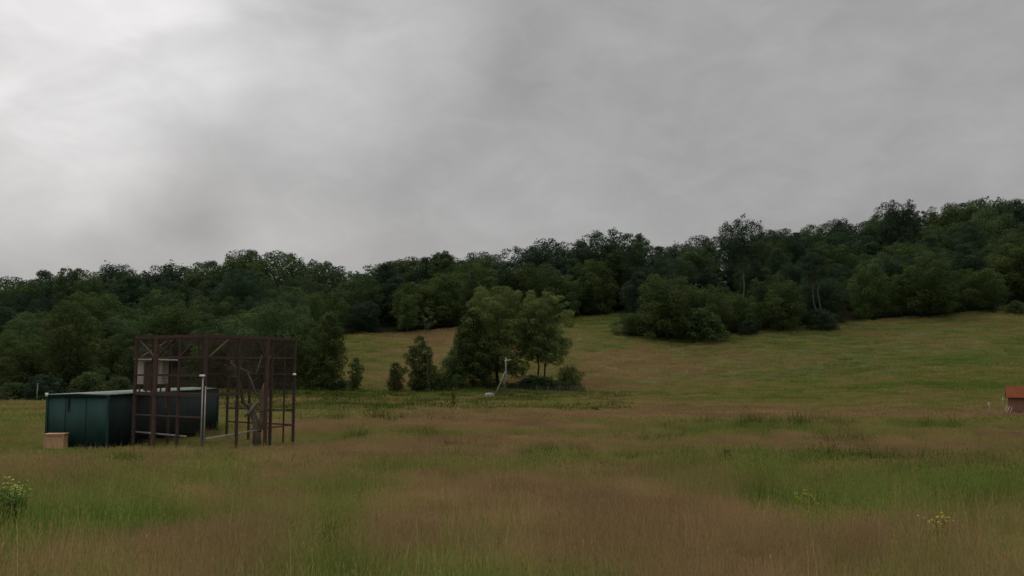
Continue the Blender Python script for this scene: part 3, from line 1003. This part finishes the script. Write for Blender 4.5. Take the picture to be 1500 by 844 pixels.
for k in ('Lc', 'C', 'R', 'B'):
    post(k, k, 0, .14 if k != 'B' else .12, TOPZ + .03)
post('Lc', 'C', .30, .17, TOPZ - .05, 'rust_red')
post('Lc', 'C', .47, .10, -.9, z0=-2.1)
post('Lc', 'C', .64, .12, TOPZ - .05)
post('C', 'R', .34, .12, TOPZ - .05)
post('C', 'R', .66, .17, TOPZ - .05, 'rust_red')
post('C', 'R', .72, .12, TOPZ - .05)
post('Lc', 'B', .34, .12, TOPZ - .05)
post('Lc', 'B', .16, .08, TOPZ - .05)
post('B', 'R', .14, .09, TOPZ - .05)
post('B', 'R', .86, .08, TOPZ - .05)
post('Lc', 'B', .70, .12, TOPZ - .05)
post('B', 'R', .34, .12, TOPZ - .05)
post('B', 'R', .66, .12, TOPZ - .05)
for a, b in (('Lc', 'C'), ('C', 'R'), ('B', 'R'), ('Lc', 'B')):
    rail(a, b, 0, 1, TOPZ, w=.15)
    rail(a, b, 0, 1, .35, w=.10)
    if (a, b) != ('C', 'R'):
        rail(a, b, 0, 1, -.52, w=.09)
rail('Lc', 'C', 0, 1, -1.42, w=.16)
rail('Lc', 'C', 0, .97, -2.47, w=.07, mat='rust_red')
rail('B', 'R', 0, 1, -2.45, w=.08)
rail('B', 'R', 0, 1, -3.2, w=.08)
rail('C', 'R', .5, 1, -2.38, w=.07)
rail('C', 'R', .5, 1, -3.22, w=.07)
rail('C', 'R', .0, .34, -1.42, w=.14)
r_ = rail('Lc', 'C', -.06, .74, -3.32, -3.40, w=.065, mat='galv', out=-.12)
r_['label'] = 'pale lower rail on the left'
post('Lc', 'C', .64, .10, -3.4, 'rust')
r_ = rail('C', 'R', .03, .70, -3.48, -3.26, w=.06, mat='galv', out=-.12)
r_['label'] = 'pale lower rail on the right'
# diagonal braces under the top beams
for (a, b, t0, z0, t1, z1) in (('Lc', 'C', .03, 1.25, .28, .38), ('Lc', 'C', .56, 1.25, .32, .38), ('Lc', 'C', .80, .95, .66, .42), ('C', 'R', .24, 1.27, .02, .30),
                               ('C', 'R', .55, 1.2, .64, .3), ('Lc', 'B', .05, .38, .3, 1.2), ('B', 'R', .3, 1.2, .06, .4), ('B', 'R', .95, 1.2, .7, .4)):
    MB().bar(W(a, b, t0, z0), W(a, b, t1, z1), .08, .06).build('brace', M['rust_red'], av)
# beams of the roof
for t in (.2, .4, .6, .8):
    a, b = EV['Lc'].lerp(EV['C'], t), EV['B'].lerp(EV['R'], t)
    MB().bar(Vector((a.x, a.y, TOPZ - .02)) - OFF, Vector((b.x, b.y, TOPZ - .02)) - OFF, .07, .12).build('roof_beam', M['rust'], av)
for t in (.25, .5, .75):
    a, b = EV['Lc'].lerp(EV['B'], t), EV['C'].lerp(EV['R'], t)
    MB().bar(Vector((a.x, a.y, TOPZ - .1)) - OFF, Vector((b.x, b.y, TOPZ - .1)) - OFF, .06, .1).build('roof_beam', M['rust_red'], av)


def net(p00, p10, p01, sp=.10, w=.011):
    """square mesh of twine spanned by three corners; sags slightly"""
    m = MB()
    u, v = p10 - p00, p01 - p00
    n = u.cross(v).normalized()
    nu, nv = int(u.length / sp), int(v.length / sp)
    uh, vh = u.normalized(), v.normalized()
    V, Fq = [], []

    def quad(a, b, wdir):
        k = len(V)
        V.extend([a - wdir, a + wdir, b + wdir, b - wdir])
        Fq.append((k, k + 1, k + 2, k + 3))
    for i in range(nu + 1):
        a = p00 + u * (i / nu)
        quad(a, a + v, uh * w / 2)
    for j in range(nv + 1):
        a = p00 + v * (j / nv) + n * .004
        quad(a, a + u, vh * w / 2)
    me = np_mesh('netting', np.array([tuple(q) for q in V]), np.array(Fq), M['wire'])
    return link('netting', me, av)


net(W('Lc', 'C', 0, .38), W('Lc', 'C', 1, .38), W('Lc', 'C', 0, 1.3), .09, .010)
net(W('Lc', 'C', 0, -3.2), W('Lc', 'C', 1, -3.2), W('Lc', 'C', 0, .32), .11, .008)
net(W('C', 'R', 0, .38), W('C', 'R', 1, .38), W('C', 'R', 0, 1.3), .08, .011)
net(W('C', 'R', 0, -1.5), W('C', 'R', 1, -1.5), W('C', 'R', 0, .32), .075, .011)
net(W('B', 'R', 0, -1.6), W('B', 'R', 1, -1.6), W('B', 'R', 0, 1.3), .09, .012)
net(W('Lc', 'B', 0, -1.2), W('Lc', 'B', 1, -1.2), W('Lc', 'B', 0, 1.3), .16, .006)
net(W('Lc', 'C', 0, TOPZ + .08), W('Lc', 'C', 1, TOPZ + .08), W('B', 'R', 0, TOPZ + .08), .09, .010)

# upright white pipes at the front corner
for i, (px, Y, ztop, lab) in enumerate([(297.0, 39.6, -.55, 'taller pale metal pipe post with a white cap at the front corner of the aviary'),
                                        (301.4, 39.65, -1.0, 'shorter pale metal pipe post just right of the capped pipe at the aviary corner')]):
    x = (px - 750) / F * Y
    g = gz(x, Y)
    t = thing('pipe_post', lab, 'post', (x, Y, g))
    MB().tube([(0, 0, -.3), (0, 0, ztop - g)], (.032 - .004 * i), 10).build('pipe', M['galv'], t, smooth_=True)
    if i == 0:
        MB().box((-.03, 0, ztop - g + .04), (.24, .16, .09)).build('cap', M['white'], t, .03)
x, Y = (431 - 750) / F * 45.6, 45.6
g = gz(x, Y)
t = thing('lamp', 'small white lamp on a short bracket at the right corner post of the aviary', 'lamp', (x, Y, -.52))
MB().tube([(0, 0, -.05), (0, 0, .06)], [.12, .07], 12).build('lamp_head', M['white'], t, smooth_=True)
MB().bar((0, 0, -.02), (-.05, .17, -.1), .05).build('bracket', M['rust'], t)

# nest box on the wall over the shed roof
bx = thing('nest_box', 'large pale board nest box with flat overhanging lid, above the shed roof', 'nest box', (-18.83, 44.75, -1.60))
hb, wb, db = 1.38, 1.30, 1.0
m = MB()
for i in range(8):
    m.box((-wb / 2 + wb / 8 * (i + .5), -db / 2, 1.2 + .006 * (i % 2)), (wb / 8 - .012, .03 + .006 * (i % 3), 1.22))
m.build('front_boards', M['wood_pale'], bx, .004)
MB().box((-wb / 2 + .02, .02, 1.2), (.03, db - .05, 1.2)).box((wb / 2 - .02, .02, 1.2), (.03, db - .05, 1.2)).box((0, db / 2, 1.2), (wb, .03, 1.2)).box((0, 0, .61), (wb - .08, db - .06, .03)).build('shell', M['wood_pale'], bx)
MB().box((.22, -.08, 1.86), (wb + .62, db + .4, .07), Matrix.Rotation(.03, 4, 'Y')).build('lid', M['wood_pale'], bx, .01)
MB().box((-.06, -db / 2 - .07, 1.0), (.42, .05, 1.5)).build('door', M['wood_brown'], bx, .01)
for sx in (-1, 1):
    for sy in (-1, 1):
        MB().bar((sx * (wb / 2 - .1), sy * (db / 2 - .1), .0), (sx * (wb / 2 - .1), sy * (db / 2 - .1), .62), .07).build('leg', M['wood_brown'], bx)

# ------------------------------------------------------------------ the green shed
A, B_, D_ = Vector((*SH['A'], 0)), Vector((*SH['B'], 0)), Vector((*SH['D'], 0))
ux, uy = (D_ - A).normalized(), (B_ - A).normalized()
LX, LY = (D_ - A).length, (B_ - A).length
E_ = D_ + (B_ - A)
zb = min(gz(A.x, A.y), gz(D_.x, D_.y)) - .25
ztop = -1.50
sh = thing('shed', 'long dark green flat-roofed shed with a pale sheet roof beside the aviary', 'shed', (A.x, A.y, gz(A.x, A.y)))
SO = Vector(sh.location)


def S(u, v, z): return A + ux * u + uy * v + Vector((0, 0, z)) - SO


def ribbed_wall(p, q, z0, z1, name, mat, outw, pitch=.25, depth=.02):
    """profiled sheet: shallow raised ribs"""
    n = max(2, int((q - p).length / pitch))
    V, Fq = [], []
    d = (q - p) / n
    pts = []
    for i in range(n):
        a = p + d * i
        pts += [a, a + d * .55, a + d * .62 + outw * depth, a + d * .93 + outw * depth]
    pts.append(q)
    for a in pts:
        V.append((a.x, a.y, z0 - SO.z))
        V.append((a.x, a.y, z1 - SO.z))
    for i in range(len(pts) - 1):
        k = 2 * i
        Fq.append((k, k + 2, k + 3, k + 1))
    me = np_mesh(name, np.array(V), np.array(Fq), M[mat])
    o = link(name, me, sh)
    sm = o.modifiers.new('thick', 'SOLIDIFY')
    sm.thickness = .04
    return o


la, lb_, ld, le = A - Vector((SO.x, SO.y, 0)), B_ - Vector((SO.x, SO.y, 0)), D_ - Vector((SO.x, SO.y, 0)), E_ - Vector((SO.x, SO.y, 0))
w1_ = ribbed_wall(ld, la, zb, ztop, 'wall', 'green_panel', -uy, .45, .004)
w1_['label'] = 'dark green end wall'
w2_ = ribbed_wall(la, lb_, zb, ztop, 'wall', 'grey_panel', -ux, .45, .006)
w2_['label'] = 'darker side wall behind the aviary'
ribbed_wall(lb_, le, zb, ztop, 'wall', 'green_panel', uy)
ribbed_wall(le, ld, zb, ztop, 'wall', 'green_panel', ux)
# roof: shallow double fall, slightly overhanging, ribs along the fall
V, Fq = [], []
nr = 44
ov = .06
for i in range(nr + 1):
    v = -ov + (LY + 2 * ov) * i / nr
    for (u, zz) in ((-ov, .02), (LX * .5, .07), (LX + ov, .02)):
        p = S(u, v, ztop + zz + (.018 if i % 2 else 0))
        V.append(tuple(p))
for i in range(nr):
    for k in range(2):
        a = i * 3 + k
        Fq.append((a, a + 1, a + 4, a + 3))
ro = link('roof', np_mesh('roof', np.array(V), np.array(Fq), M['roof_sheet']), sh)
sm = ro.modifiers.new('thick', 'SOLIDIFY')
sm.thickness = .03
sm.offset = 0
for (u, v) in ((-.02, -.02), (LX + .02, -.02), (-.02, LY + .02)):
    MB().bar(S(u, v, zb), S(u, v, ztop - .03), .09).build('corner_trim', M['green_panel'], sh)
MB().bar(S(LX * .645, -.035, ztop - .12), S(LX * .645, -.035, ztop - .76), .10, .03).build('window', M['dark'], sh)
MB().bar(S(LX * .36, -.020, zb + .35), S(LX * .36, -.020, ztop - .06), .022, .012).bar(S(LX * .70, -.020, zb + .35), S(LX * .70, -.020, ztop - .06), .022, .012).build('door_seam', M['grey_panel'], sh)
MB().bar(S(-.06, -.05, ztop - .03), S(LX + .06, -.05, ztop - .03), .05, .05).build('gutter', M['grey_panel'], sh)
for (u) in (.1, LX - .9):
    MB().bar(S(u, -.02, zb + .27), S(u + .8, -.02, zb + .27), .12, .1).build('skid', M['dark'], sh)
cv = S(LX + .02, -.1, ztop + .02) + SO
t = thing('security_lamp', 'tiny white lamp on the left top corner of the green shed', 'lamp', tuple(cv))
MB().tube([(0, 0, -.09), (0, 0, .09)], [.05, .08], 10).build('lamp_head', M['white'], t, smooth_=True)
MB().bar((.0, .02, -.02), (.12, .12, -.06), .03).build('bracket', M['dark'], t)

# tan box at the left foot of the shed
p = Vector((-21.98, 41.35, 0))
g = gz(p.x, p.y)
bx2 = thing('wooden_crate', 'tan plywood crate on the grass at the left foot of the green shed', 'crate', (p.x, p.y, g - .05), .12)
MB().box((0, 0, .36), (.86, .55, .70)).build('body', M['wood_tan'], bx2, .012)
MB().box((0, -.02, .725), (.93, .62, .05)).build('lid', M['wood_tan'], bx2, .01)
MB().box((-.41, -.285, .35), (.06, .03, .68)).box((.41, -.285, .35), (.06, .03, .68)).box((0, -.287, .66), (.75, .03, .06)).box((0, -.287, .06), (.75, .03, .06)).build('batten', M['wood_tan'], bx2)

# dead tree inside the aviary
rng = np.random.default_rng(5)
p = Vector((-14.05, 45.2, 0))
g = gz(p.x, p.y)
m = MB()
sx = lambda px, z, Y=45.2: Vector(((px - 750) / F * Y - p.x, Y - p.y, z - g))
m.tube([sx(379, g - .3), sx(378, -3.2), sx(372, -2.6), sx(369, -2.2)], [.26, .2, .17, .12], 9)
m.tube([sx(379, -3.5), sx(385, -3.0), sx(386, -2.3), sx(384, -1.7), sx(388, -1.0)], [.2, .16, .15, .12, .08], 9)
m.tube([sx(386, -2.2), sx(378, -2.0), sx(366, -2.5, 44.8), sx(360, -2.7, 44.6)], [.12, .09, .08, .04], 7)
m.tube([sx(369, -2.25), sx(357, -2.0), sx(353, -1.2, 44.5), sx(349, -.75, 44.2), sx(342, -.1, 43.9), sx(337, .2, 43.8)], [.11, .1, .08, .07, .06, .035], 7)
m.tube([sx(342, -.1, 43.9), sx(352, -.2, 44), sx(366, -.42, 44.4), sx(374, -.5, 44.6), sx(378, -.15, 44.7), sx(383, .5, 44.8)], [.05, .05, .045, .045, .035, .02], 6)
m.tube([sx(384, -1.7), sx(374, -1.5), sx(369, -.95), sx(364, -.55), sx(362, -.35)], [.08, .07, .06, .05, .03], 6)
m.tube([sx(337, .2, 43.8), sx(333, .28, 43.7), sx(329, .26, 43.6)], [.035, .025, .012], 5)
m.tube([sx(349, -.75, 44.2), sx(344, -.6, 44.2), sx(340, -.62, 44.2)], [.03, .025, .01], 5)
m.tube([sx(388, -1.0), sx(393, -.6), sx(391, 0.0), sx(395, .5)], [.06, .05, .04, .02], 6)
for (a_, b_, r_0) in ((sx(353, -1.2, 44.5), sx(345, -1.3, 44.4), .025), (sx(366, -.42, 44.4), sx(371, .1, 44.3), .022), (sx(378, -.15, 44.7), sx(386, -.1, 44.7), .02), (sx(369, -.95), sx(377, -.7), .025),
                      (sx(342, -.1, 43.9), sx(339, .6, 43.8), .02), (sx(352, -.2, 44), sx(350, .35, 44), .018), (sx(386, -2.3), sx(394, -1.7), .03), (sx(360, -2.7, 44.6), sx(354, -2.5, 44.5), .02),
                      (sx(391, 0.0), sx(386, .6), .018), (sx(364, -.55), sx(357, -.3), .02)):
    m.tube(wig(a_, b_, 4, .16, rng), [r_0, r_0 * .9, r_0 * .75, r_0 * .55, r_0 * .3], 5)
dt = thing('dead_tree', 'bare dead tree with forked trunk and pale crooked branches standing inside the aviary', 'tree', (p.x, p.y, g))
m.build('trunk', M['dead_wood'], dt, smooth_=True)

# ------------------------------------------------------------------ braced pole in the valley
P0 = at(741, 138)
pl = thing('braced_pole', 'tall grey pole with a slanting brace and white top fitting by the lone trees', 'pole', tuple(P0))
ht = (HOR - 528) / F * 138 - P0.z
MB().tube([(0, 0, -.4), (0, 0, ht)], [.16, .11], 10).build('pole', M['pole'], pl, smooth_=True)
bb = at(722.5, 137) - P0
MB().tube([bb + Vector((0, 0, -.3)), Vector((-.12, 0, ht * .68))], [.12, .09], 8).build('brace', M['pole'], pl, smooth_=True)
m = MB().tube([(-.1, 0, ht - .25), (.1, 0, ht - .05), (-.05, 0, ht + .4)], [.05, .09, .03], 8).tube([(-.25, -.05, ht - .12), (0, -.05, ht - .1), (.8, -.05, ht + .05)], [.04, .05, .03], 6)
m.build('top_fitting', M['white'], pl)
MB().box((.22, -.05, 1.9), (.32, .3, 1.0)).build('meter_box', M['grey_panel'], pl, .03)
P1 = at(717, 137.5)
tb = thing('round_tub', 'pale overturned tub lying in the grass at the foot of the slanting brace', 'tub', tuple(P1))
MB().tube([(0, 0, -.1), (0, 0, .3), (0, 0, .62), (0, 0, .74), (0, 0, .80)], [.85, .85, .75, .6, .3], 20).build('body', M['stone'], tb, smooth_=True)
MB().tube([(0, 0, .0), (0, 0, .1)], [1.05, 1.05], 20).build('rim', M['stone'], tb)

# wire fence right of the pole
fe = thing('wire_fence', 'low wire net fence on thin posts right of the lone trees', 'fence', tuple(at(785, 143)))
FO = Vector(fe.location)
pts = [at(px, 143 + (px - 785) * .03) - FO for px in (786, 803, 820, 837, 854)]
for q in pts:
    MB().tube([q + Vector((0, 0, -.3)), q + Vector((0, 0, 1.5))], .05, 6).build('post', M['pole'], fe)
V, Fq = [], []
for a, b in zip(pts, pts[1:]):
    n = int((b - a).length / .3)
    for i in range(n + 1):
        q = a.lerp(b, i / n)
        k = len(V)
        V += [q + Vector((-.006, 0, 0)), q + Vector((.006, 0, 0)), q + Vector((.006, 0, 1.4)), q + Vector((-.006, 0, 1.4))]
        Fq.append((k, k + 1, k + 2, k + 3))
    for j in range(8):
        z = .05 + j * .19
        k = len(V)
        V += [a + Vector((0, 0, z - .006)), b + Vector((0, 0, z - .006)), b + Vector((0, 0, z + .006)), a + Vector((0, 0, z + .006))]
        Fq.append((k, k + 1, k + 2, k + 3))
link('netting', np_mesh('netting', np.array([tuple(q) for q in V]), np.array(Fq), M['galv']), fe)
q = at(55, 130)
o = thing('marker_post', 'short pale post at the edge of the wood left of the green shed', 'post', tuple(q))
MB().tube([(0, 0, -.2), (.02, 0, 2.9)], .09, 7).build('pole', M['pole'], o, smooth_=True)
MB().box((.02, 0, 2.95), (.24, .24, .1)).build('cap', M['pole'], o, .02)
q = at(29, 118)
o = MB().tube([(-.9, 0, .28), (0, .05, .22), (.9, 0, .1)], [.09, .1, .08], 8).build('log', M['bark_pale'], None, smooth_=True)
o.location = q
tag(o, 'pale fallen branch lying in the grass left of the green shed', 'branch')

# ------------------------------------------------------------------ the red hut at the right edge
Yh = 74.0
xh = (1471 - 750) / F * Yh
gh = gz(xh, Yh)
xh += .15
gh = gz(xh, Yh)
hut = thing('red_hut', 'small red hut with a faded red roof at the right edge of the meadow', 'hut', (xh, Yh, gh), -.50)
wz = (HOR - 582) / F * Yh - gh
rz = (HOR - 566) / F * Yh - gh
m = MB()
for i in range(15):
    m.box((.1 + .2 * (i + .5), 0, wz / 2 - .1), (.19, .05 + .012 * (i % 2), wz + .2))
m.build('front_wall', M['red_wall'], hut, .004)
MB().box((.1, 1.2, wz / 2 - .1), (.05, 2.35, wz + .2)).box((3.1, 1.2, wz / 2 - .1), (.05, 2.35, wz + .2)).box((1.6, 2.4, wz / 2 - .1), (3.0, .05, wz + .2)).build('wall', M['red_wall'], hut)
m = MB()
b = [(-.05, -.22, wz - .03), (3.25, -.22, wz - .03), (3.25, 1.2, rz), (-.05, 1.2, rz), (3.25, 2.62, wz - .03), (-.05, 2.62, wz - .03)]
m.v = [Vector(q) for q in b] + [Vector(q) - Vector((0, 0, .06)) for q in b]
m.f = [(0, 1, 2, 3), (3, 2, 4, 5), (9, 8, 7, 6), (11, 10, 8, 9), (0, 6, 7, 1), (5, 4, 10, 11), (0, 3, 9, 6), (3, 5, 11, 9), (1, 7, 8, 2), (2, 8, 10, 4)]
m.v = [tuple(q) for q in m.v]
m.build('roof', M['red_roof'], hut)
for xg in (.1, 3.1):
    m = MB()
    m.v = [(xg - .02, .02, wz - .05), (xg - .02, 2.38, wz - .05), (xg - .02, 1.2, rz - .08), (xg + .02, .02, wz - .05), (xg + .02, 2.38, wz - .05), (xg + .02, 1.2, rz - .08)]
    m.f = [(0, 2, 1), (3, 4, 5), (0, 1, 4, 3), (1, 2, 5, 4), (2, 0, 3, 5)]
    m.build('gable', M['red_wall'], hut)
MB().box((1.7, -.045, .95), (.85, .05, 1.75)).build('door', M['red_roof'], hut, .01)
for i, (px, dx, hh, lab) in enumerate([(1466, .48, 1.05, 'pale stake leaning against the red hut, leftmost of the three'), (1470, .46, 1.02, 'pale stake leaning against the red hut, the middle one of three'),
                                       (1474.5, .40, .95, 'pale stake leaning against the red hut, nearest to its wall')]):
    q = at(px, 73.2)
    o = MB().tube([(0, 0, -.1), (dx * .5, .02, hh * .5), (dx, .05, hh)], [.024, .026, .022], 7).build('leaning_stake', M['galv'], None, smooth_=True)
    o.location = q
    tag(o, lab, 'stake', 'stakes leaning at the red hut')
for i, (px, Y, h_, lab) in enumerate([(1449, 75, 1.2, 'short pale fence peg standing alone left of the red hut'), (1468, 76, 1.6, 'thin pale peg standing beside the corner of the red hut')]):
    q = at(px, Y)
    o = thing('fence_peg', lab, 'peg', tuple(q))
    MB().tube([(0, 0, -.1), (-.12 if i == 0 else 0, 0, h_)], .02, 6).build('shaft', M['galv'], o, smooth_=True)
    MB().tube([(-.12 if i == 0 else 0, 0, h_), (-.14 if i == 0 else 0, 0, h_ + .16)], .05, 6).build('clip', M['white'], o)


# ------------------------------------------------------------------ wild plants in the meadow
def plain_mat(name, c, transl=.3):
    m, t, out = new_mat(name)
    tcn = N(t, 'ShaderNodeTexCoord')
    n_ = noise(t, tcn.outputs['Object'], 14, 4, .6)
    col = ramp(t, n_, [(.3, tuple(q * .7 for q in c)), (.7, tuple(q * 1.15 for q in c))])
    d = N(t, 'ShaderNodeBsdfDiffuse')
    tr = N(t, 'ShaderNodeBsdfTranslucent')
    L(t, col, d.inputs[0])
    L(t, col, tr.inputs[0])
    mxs = N(t, 'ShaderNodeMixShader')
    mxs.inputs[0].default_value = transl
    L(t, d.outputs[0], mxs.inputs[1])
    L(t, tr.outputs[0], mxs.inputs[2])
    L(t, mxs.outputs[0], out.inputs[0])
    return m


M['weed'] = plain_mat('weed leaves', (.06, .12, .03))
M['weed_dark'] = plain_mat('dark dock leaves', (.045, .06, .02))
M['petal'] = plain_mat('yellow petals', (.55, .50, .05))
M['petal_pale'] = plain_mat('pale yellow green heads', (.46, .52, .14))
M['straw'] = plain_mat('dry straw stems', (.34, .30, .17))


def weed(px, py, Y, label, n_stem, h, spread, leaf, heads, head_mat, head_r, name='wild_flower', lmat='weed', cat='flower', seed=0, leaves=7):
    rng = np.random.default_rng(500 + seed)
    q = at(px, Y)
    o = thing(name, label, cat, tuple(q))
    st, V, Fq, hv, hf = MB(), [], [], [], []
    for i in range(n_stem):
        a = rng.uniform(0, 6.28)
        r = spread * math.sqrt(rng.uniform())
        b0 = Vector((r * .4 * math.cos(a), r * .4 * math.sin(a), -.05))
        tp = Vector((r * math.cos(a), r * math.sin(a), h * rng.uniform(.7, 1.05)))
        md = b0.lerp(tp, .5) + Vector((0, 0, .05))
        st.tube([b0, md, tp], [.007, .006, .003], 5)
        for j in range(leaves):
            t = rng.uniform(.1, .9)
            p_ = b0.lerp(tp, t)
            la_ = rng.uniform(0, 6.28)
            d = Vector((math.cos(la_), math.sin(la_), rng.uniform(-.1, .6))) * leaf * rng.uniform(.6, 1.2)
            s_ = Vector((-math.sin(la_), math.cos(la_), 0)) * leaf * .17
            k = len(V)
            V += [tuple(p_), tuple(p_ + d * .5 + s_), tuple(p_ + d + Vector((0, 0, -.2 * leaf))), tuple(p_ + d * .5 - s_)]
            Fq.append((k, k + 1, k + 2, k + 3))
        for j in range(heads):
            c = tp + Vector(rng.normal(0, head_r * 1.6, 3)) * (0 if heads == 1 else 1)
            for f in range(6):
                a1 = f * math.pi / 3
                k = len(hv)
                e1 = Vector((math.cos(a1), math.sin(a1), .35)) * head_r
                e2 = Vector((-math.sin(a1), math.cos(a1), 0)) * head_r * .4
                hv += [tuple(c), tuple(c + e1 * .6 + e2), tuple(c + e1), tuple(c + e1 * .6 - e2)]
                hf.append((k, k + 1, k + 2, k + 3))
    st.build('stem', M[lmat], o)
    if V: link('leaves', np_mesh('leaves', np.array(V), np.array(Fq), M[lmat]), o)
    if hv:
        fh = link('flower_head', np_mesh('flower_head', np.array(hv), np.array(hf), M[head_mat]), o)
        if n_stem * heads > 40: fh['kind'] = 'stuff'
    return o


weed(16, 735, 13.3, 'tall leafy weed with pale yellow tops at the left edge of the foreground', 22, .78, .34, .17, 5, 'petal_pale', .024, 'tall_weed', cat='weed', seed=1, leaves=14)
weed(42, 735, 13.6, 'single pale flowering stalk just right of the tall leafy weed', 4, .68, .12, .10, 3, 'petal_pale', .028, 'flower_stalk', seed=2)
for i, (px, Y, lab) in enumerate([(1168, 14.8, 'small cluster of yellow flowers in the green patch on the right, left one of two'), (1178, 14.7, 'small cluster of yellow flowers in the green patch on the right, right one of two'),
                                  (1353, 10.9, 'single low yellow flower left of the yellow pair in the lower right'), (1368, 10.7, 'low yellow flowers in the brown grass, lower right'),
                                  (1377, 10.9, 'small yellow flowers just right of the low yellow ones, lower right')]):
    weed(px, 0, Y, lab, 4 if i < 2 else 3, .52, .10, .08, 4, 'petal', .021, seed=10 + i, leaves=4)
for i, (px, Y, h_, lab) in enumerate([(1062, 27.0, .75, 'dark dock plant with one tall brown stalk in the green strip right of centre'), (1018, 27.5, .35, 'low dark dock plant left of the tall stalked one'),
                                      (1152, 19.5, .3, 'small dark weed above the yellow flowers on the right'), (855, 28, .3, 'small dark weed right of the green tuft near the centre'), (890, 28.5, .28, 'second small dark weed right of the green tuft'),
                                      (930, 28.2, .36, 'small dark weed between the tuft and the tall dock'), (665, 103, 1.9, 'dark leafy weed on the stream bank left of the braced pole'), (560, 14, .3, 'dark weed low in the left centre of the foreground'),
                                      (480, 12.2, .34, 'dark leafy weed in the green patch of the lower left')]):
    weed(px, 0, Y, lab, 12, h_, .2 * max(1, h_), (.09 if Y < 20 else .15) * max(1, h_), 0, 'petal', .02, 'dock_plant', 'weed_dark', 'weed', 20 + i, 12)

# rushes and tall pale stems in the ditch on the right: countless, one object
pts_, scl_ = [], []
Xr = RNG.uniform(10.5, 20, 420)
Yr = 29.0 - (Xr - 11) * .42 + RNG.normal(0, .8, 420)
Zr = ground_z(Xr, Yr)
rush_c = proto_collection('rush_tuft', [blade_mesh('rush_tuft', 34, .22, .4, .75, .016, 0, seed=31), blade_mesh('rush_tuft', 26, .25, .35, .65, .014, 3, .006, (.6, .8), (.05, .01), seed=32)])
scatter('rush_grass', np.stack([Xr, Yr, Zr], 1), RNG.uniform(.8, 1.4, 420), RNG.uniform(0, 6.28, 420), RNG.integers(0, 2, 420), np.clip(RNG.normal(.08, .1, 420), 0, 1),
        RNG.uniform(.22, .55, 420), rush_c, 'dark green rushes and rank grass along the ditch on the right')
# rank tufts along the banks of the stream
n = 4200
Yr = RNG.uniform(88, 148, n)
Xr = (-.48 + .62 * RNG.uniform(0, 1, n) ** 1.2) * Yr
Zr = ground_z(Xr, Yr)
m_ = fbm(Xr / 16, (Yr + Xr * .1) / 4.5, 41, 4)
k_ = (m_ > .50 + .1 * np.clip((Xr / Yr + .12) / .2, 0, 1) + RNG.normal(0, .03, n)) & ~in_quad(Xr, Yr, SHQ) & (Yr < wood_edge(750 + Xr / Yr * F) - 1)
Xr, Yr, Zr = Xr[k_], Yr[k_], Zr[k_]
bank_c = proto_collection('bank_tuft', [blade_mesh('bank_tuft', 90, 1.2, .3, .8, .08, 0, seed=41), blade_mesh('bank_tuft', 80, 1.3, .3, .7, .07, 6, .02, (.6, .9), (.2, .07), seed=42)])
scatter('stream_bank_grass', np.stack([Xr, Yr, Zr], 1), RNG.uniform(.6, 1.2, len(Xr)), RNG.uniform(0, 6.28, len(Xr)), RNG.integers(0, 2, len(Xr)), np.clip(RNG.normal(.12, .12, len(Xr)), 0, 1),
        RNG.uniform(.34, .72, len(Xr)), bank_c, 'rank dark green grass along the stream banks')

# dark rank tussocks: countless, one object
spots = [(790, 677, 34, 2.5, 60), (1010, 682, 26, 2, 34), (850, 684, 14, 1.5, 12), (925, 684, 16, 1.5, 14), (1255, 686, 22, 2.5, 26), (1300, 690, 26, 2.5, 26), (1120, 630, 90, 3, 60), (660, 682, 18, 2, 10),
         (1062, 684, 14, 2, 10), (60, 690, 60, 4, 18), (180, 688, 40, 3, 24), (330, 690, 50, 3, 22), (620, 648, 30, 2, 10), (540, 650, 20, 2, 8), (1370, 632, 40, 2, 14), (1415, 700, 50, 4, 30), (1180, 682, 40, 3, 24), (700, 664, 50, 2, 16), (960, 655, 60, 3, 22), (450, 700, 50, 3, 14), (1470, 716, 30, 3, 30), (1330, 704, 40, 3, 24), (560, 622, 120, 2, 30), (1230, 655, 70, 2, 20)]
tp = []
for (px, py, sx_, sy_, n) in spots:
    for i in range(n):
        qx, qy = px + RNG.normal(0, sx_ * .6), py + RNG.normal(0, sy_)
        # march down the sight line to the ground
        Y = 12.0
        while Y < 200 and HOR - gz((qx - 750) / F * Y, Y) / Y * F > qy: Y *= 1.02
        x = (qx - 750) / F * Y
        tp.append((x, Y, gz(x, Y)))
tp = np.array(tp)
n = len(tp)
scatter('tussock_grass', tp, RNG.uniform(.9, 1.5, n) * np.clip(tp[:, 1] / 38, .8, 1.6), RNG.uniform(0, 6.28, n), RNG.integers(0, 2, n), np.clip(RNG.normal(.1, .1, n), 0, 1),
        RNG.uniform(.25, .5, n), rush_c, 'dark green tussocks dotted over the hay meadow')
# single taller flowering stems over the near sward
stem_c = proto_collection('tall_stem', [blade_mesh('tall_stem', 2, .12, .3, .5, .006, 5, .0035, (.5, .8), (.08, .004), seed=51), blade_mesh('tall_stem', 4, .12, .35, .6, .007, 2, .003, (.5, .7), (.05, .006), seed=52)])
X, Y = field_points(7.5, 26, 3.0)
Z = ground_z(X, Y)
n = len(X)
scatter('tall_meadow_grass', np.stack([X, Y, Z], 1), RNG.uniform(.6, 1.05, n), RNG.uniform(0, 6.28, n), RNG.integers(0, 2, n), np.clip(cover(X, Y, Z) + RNG.normal(-.05, .2, n), 0, 1),
        RNG.uniform(.9, 1.6, n), stem_c, 'thin pale stems standing above the near meadow grass')
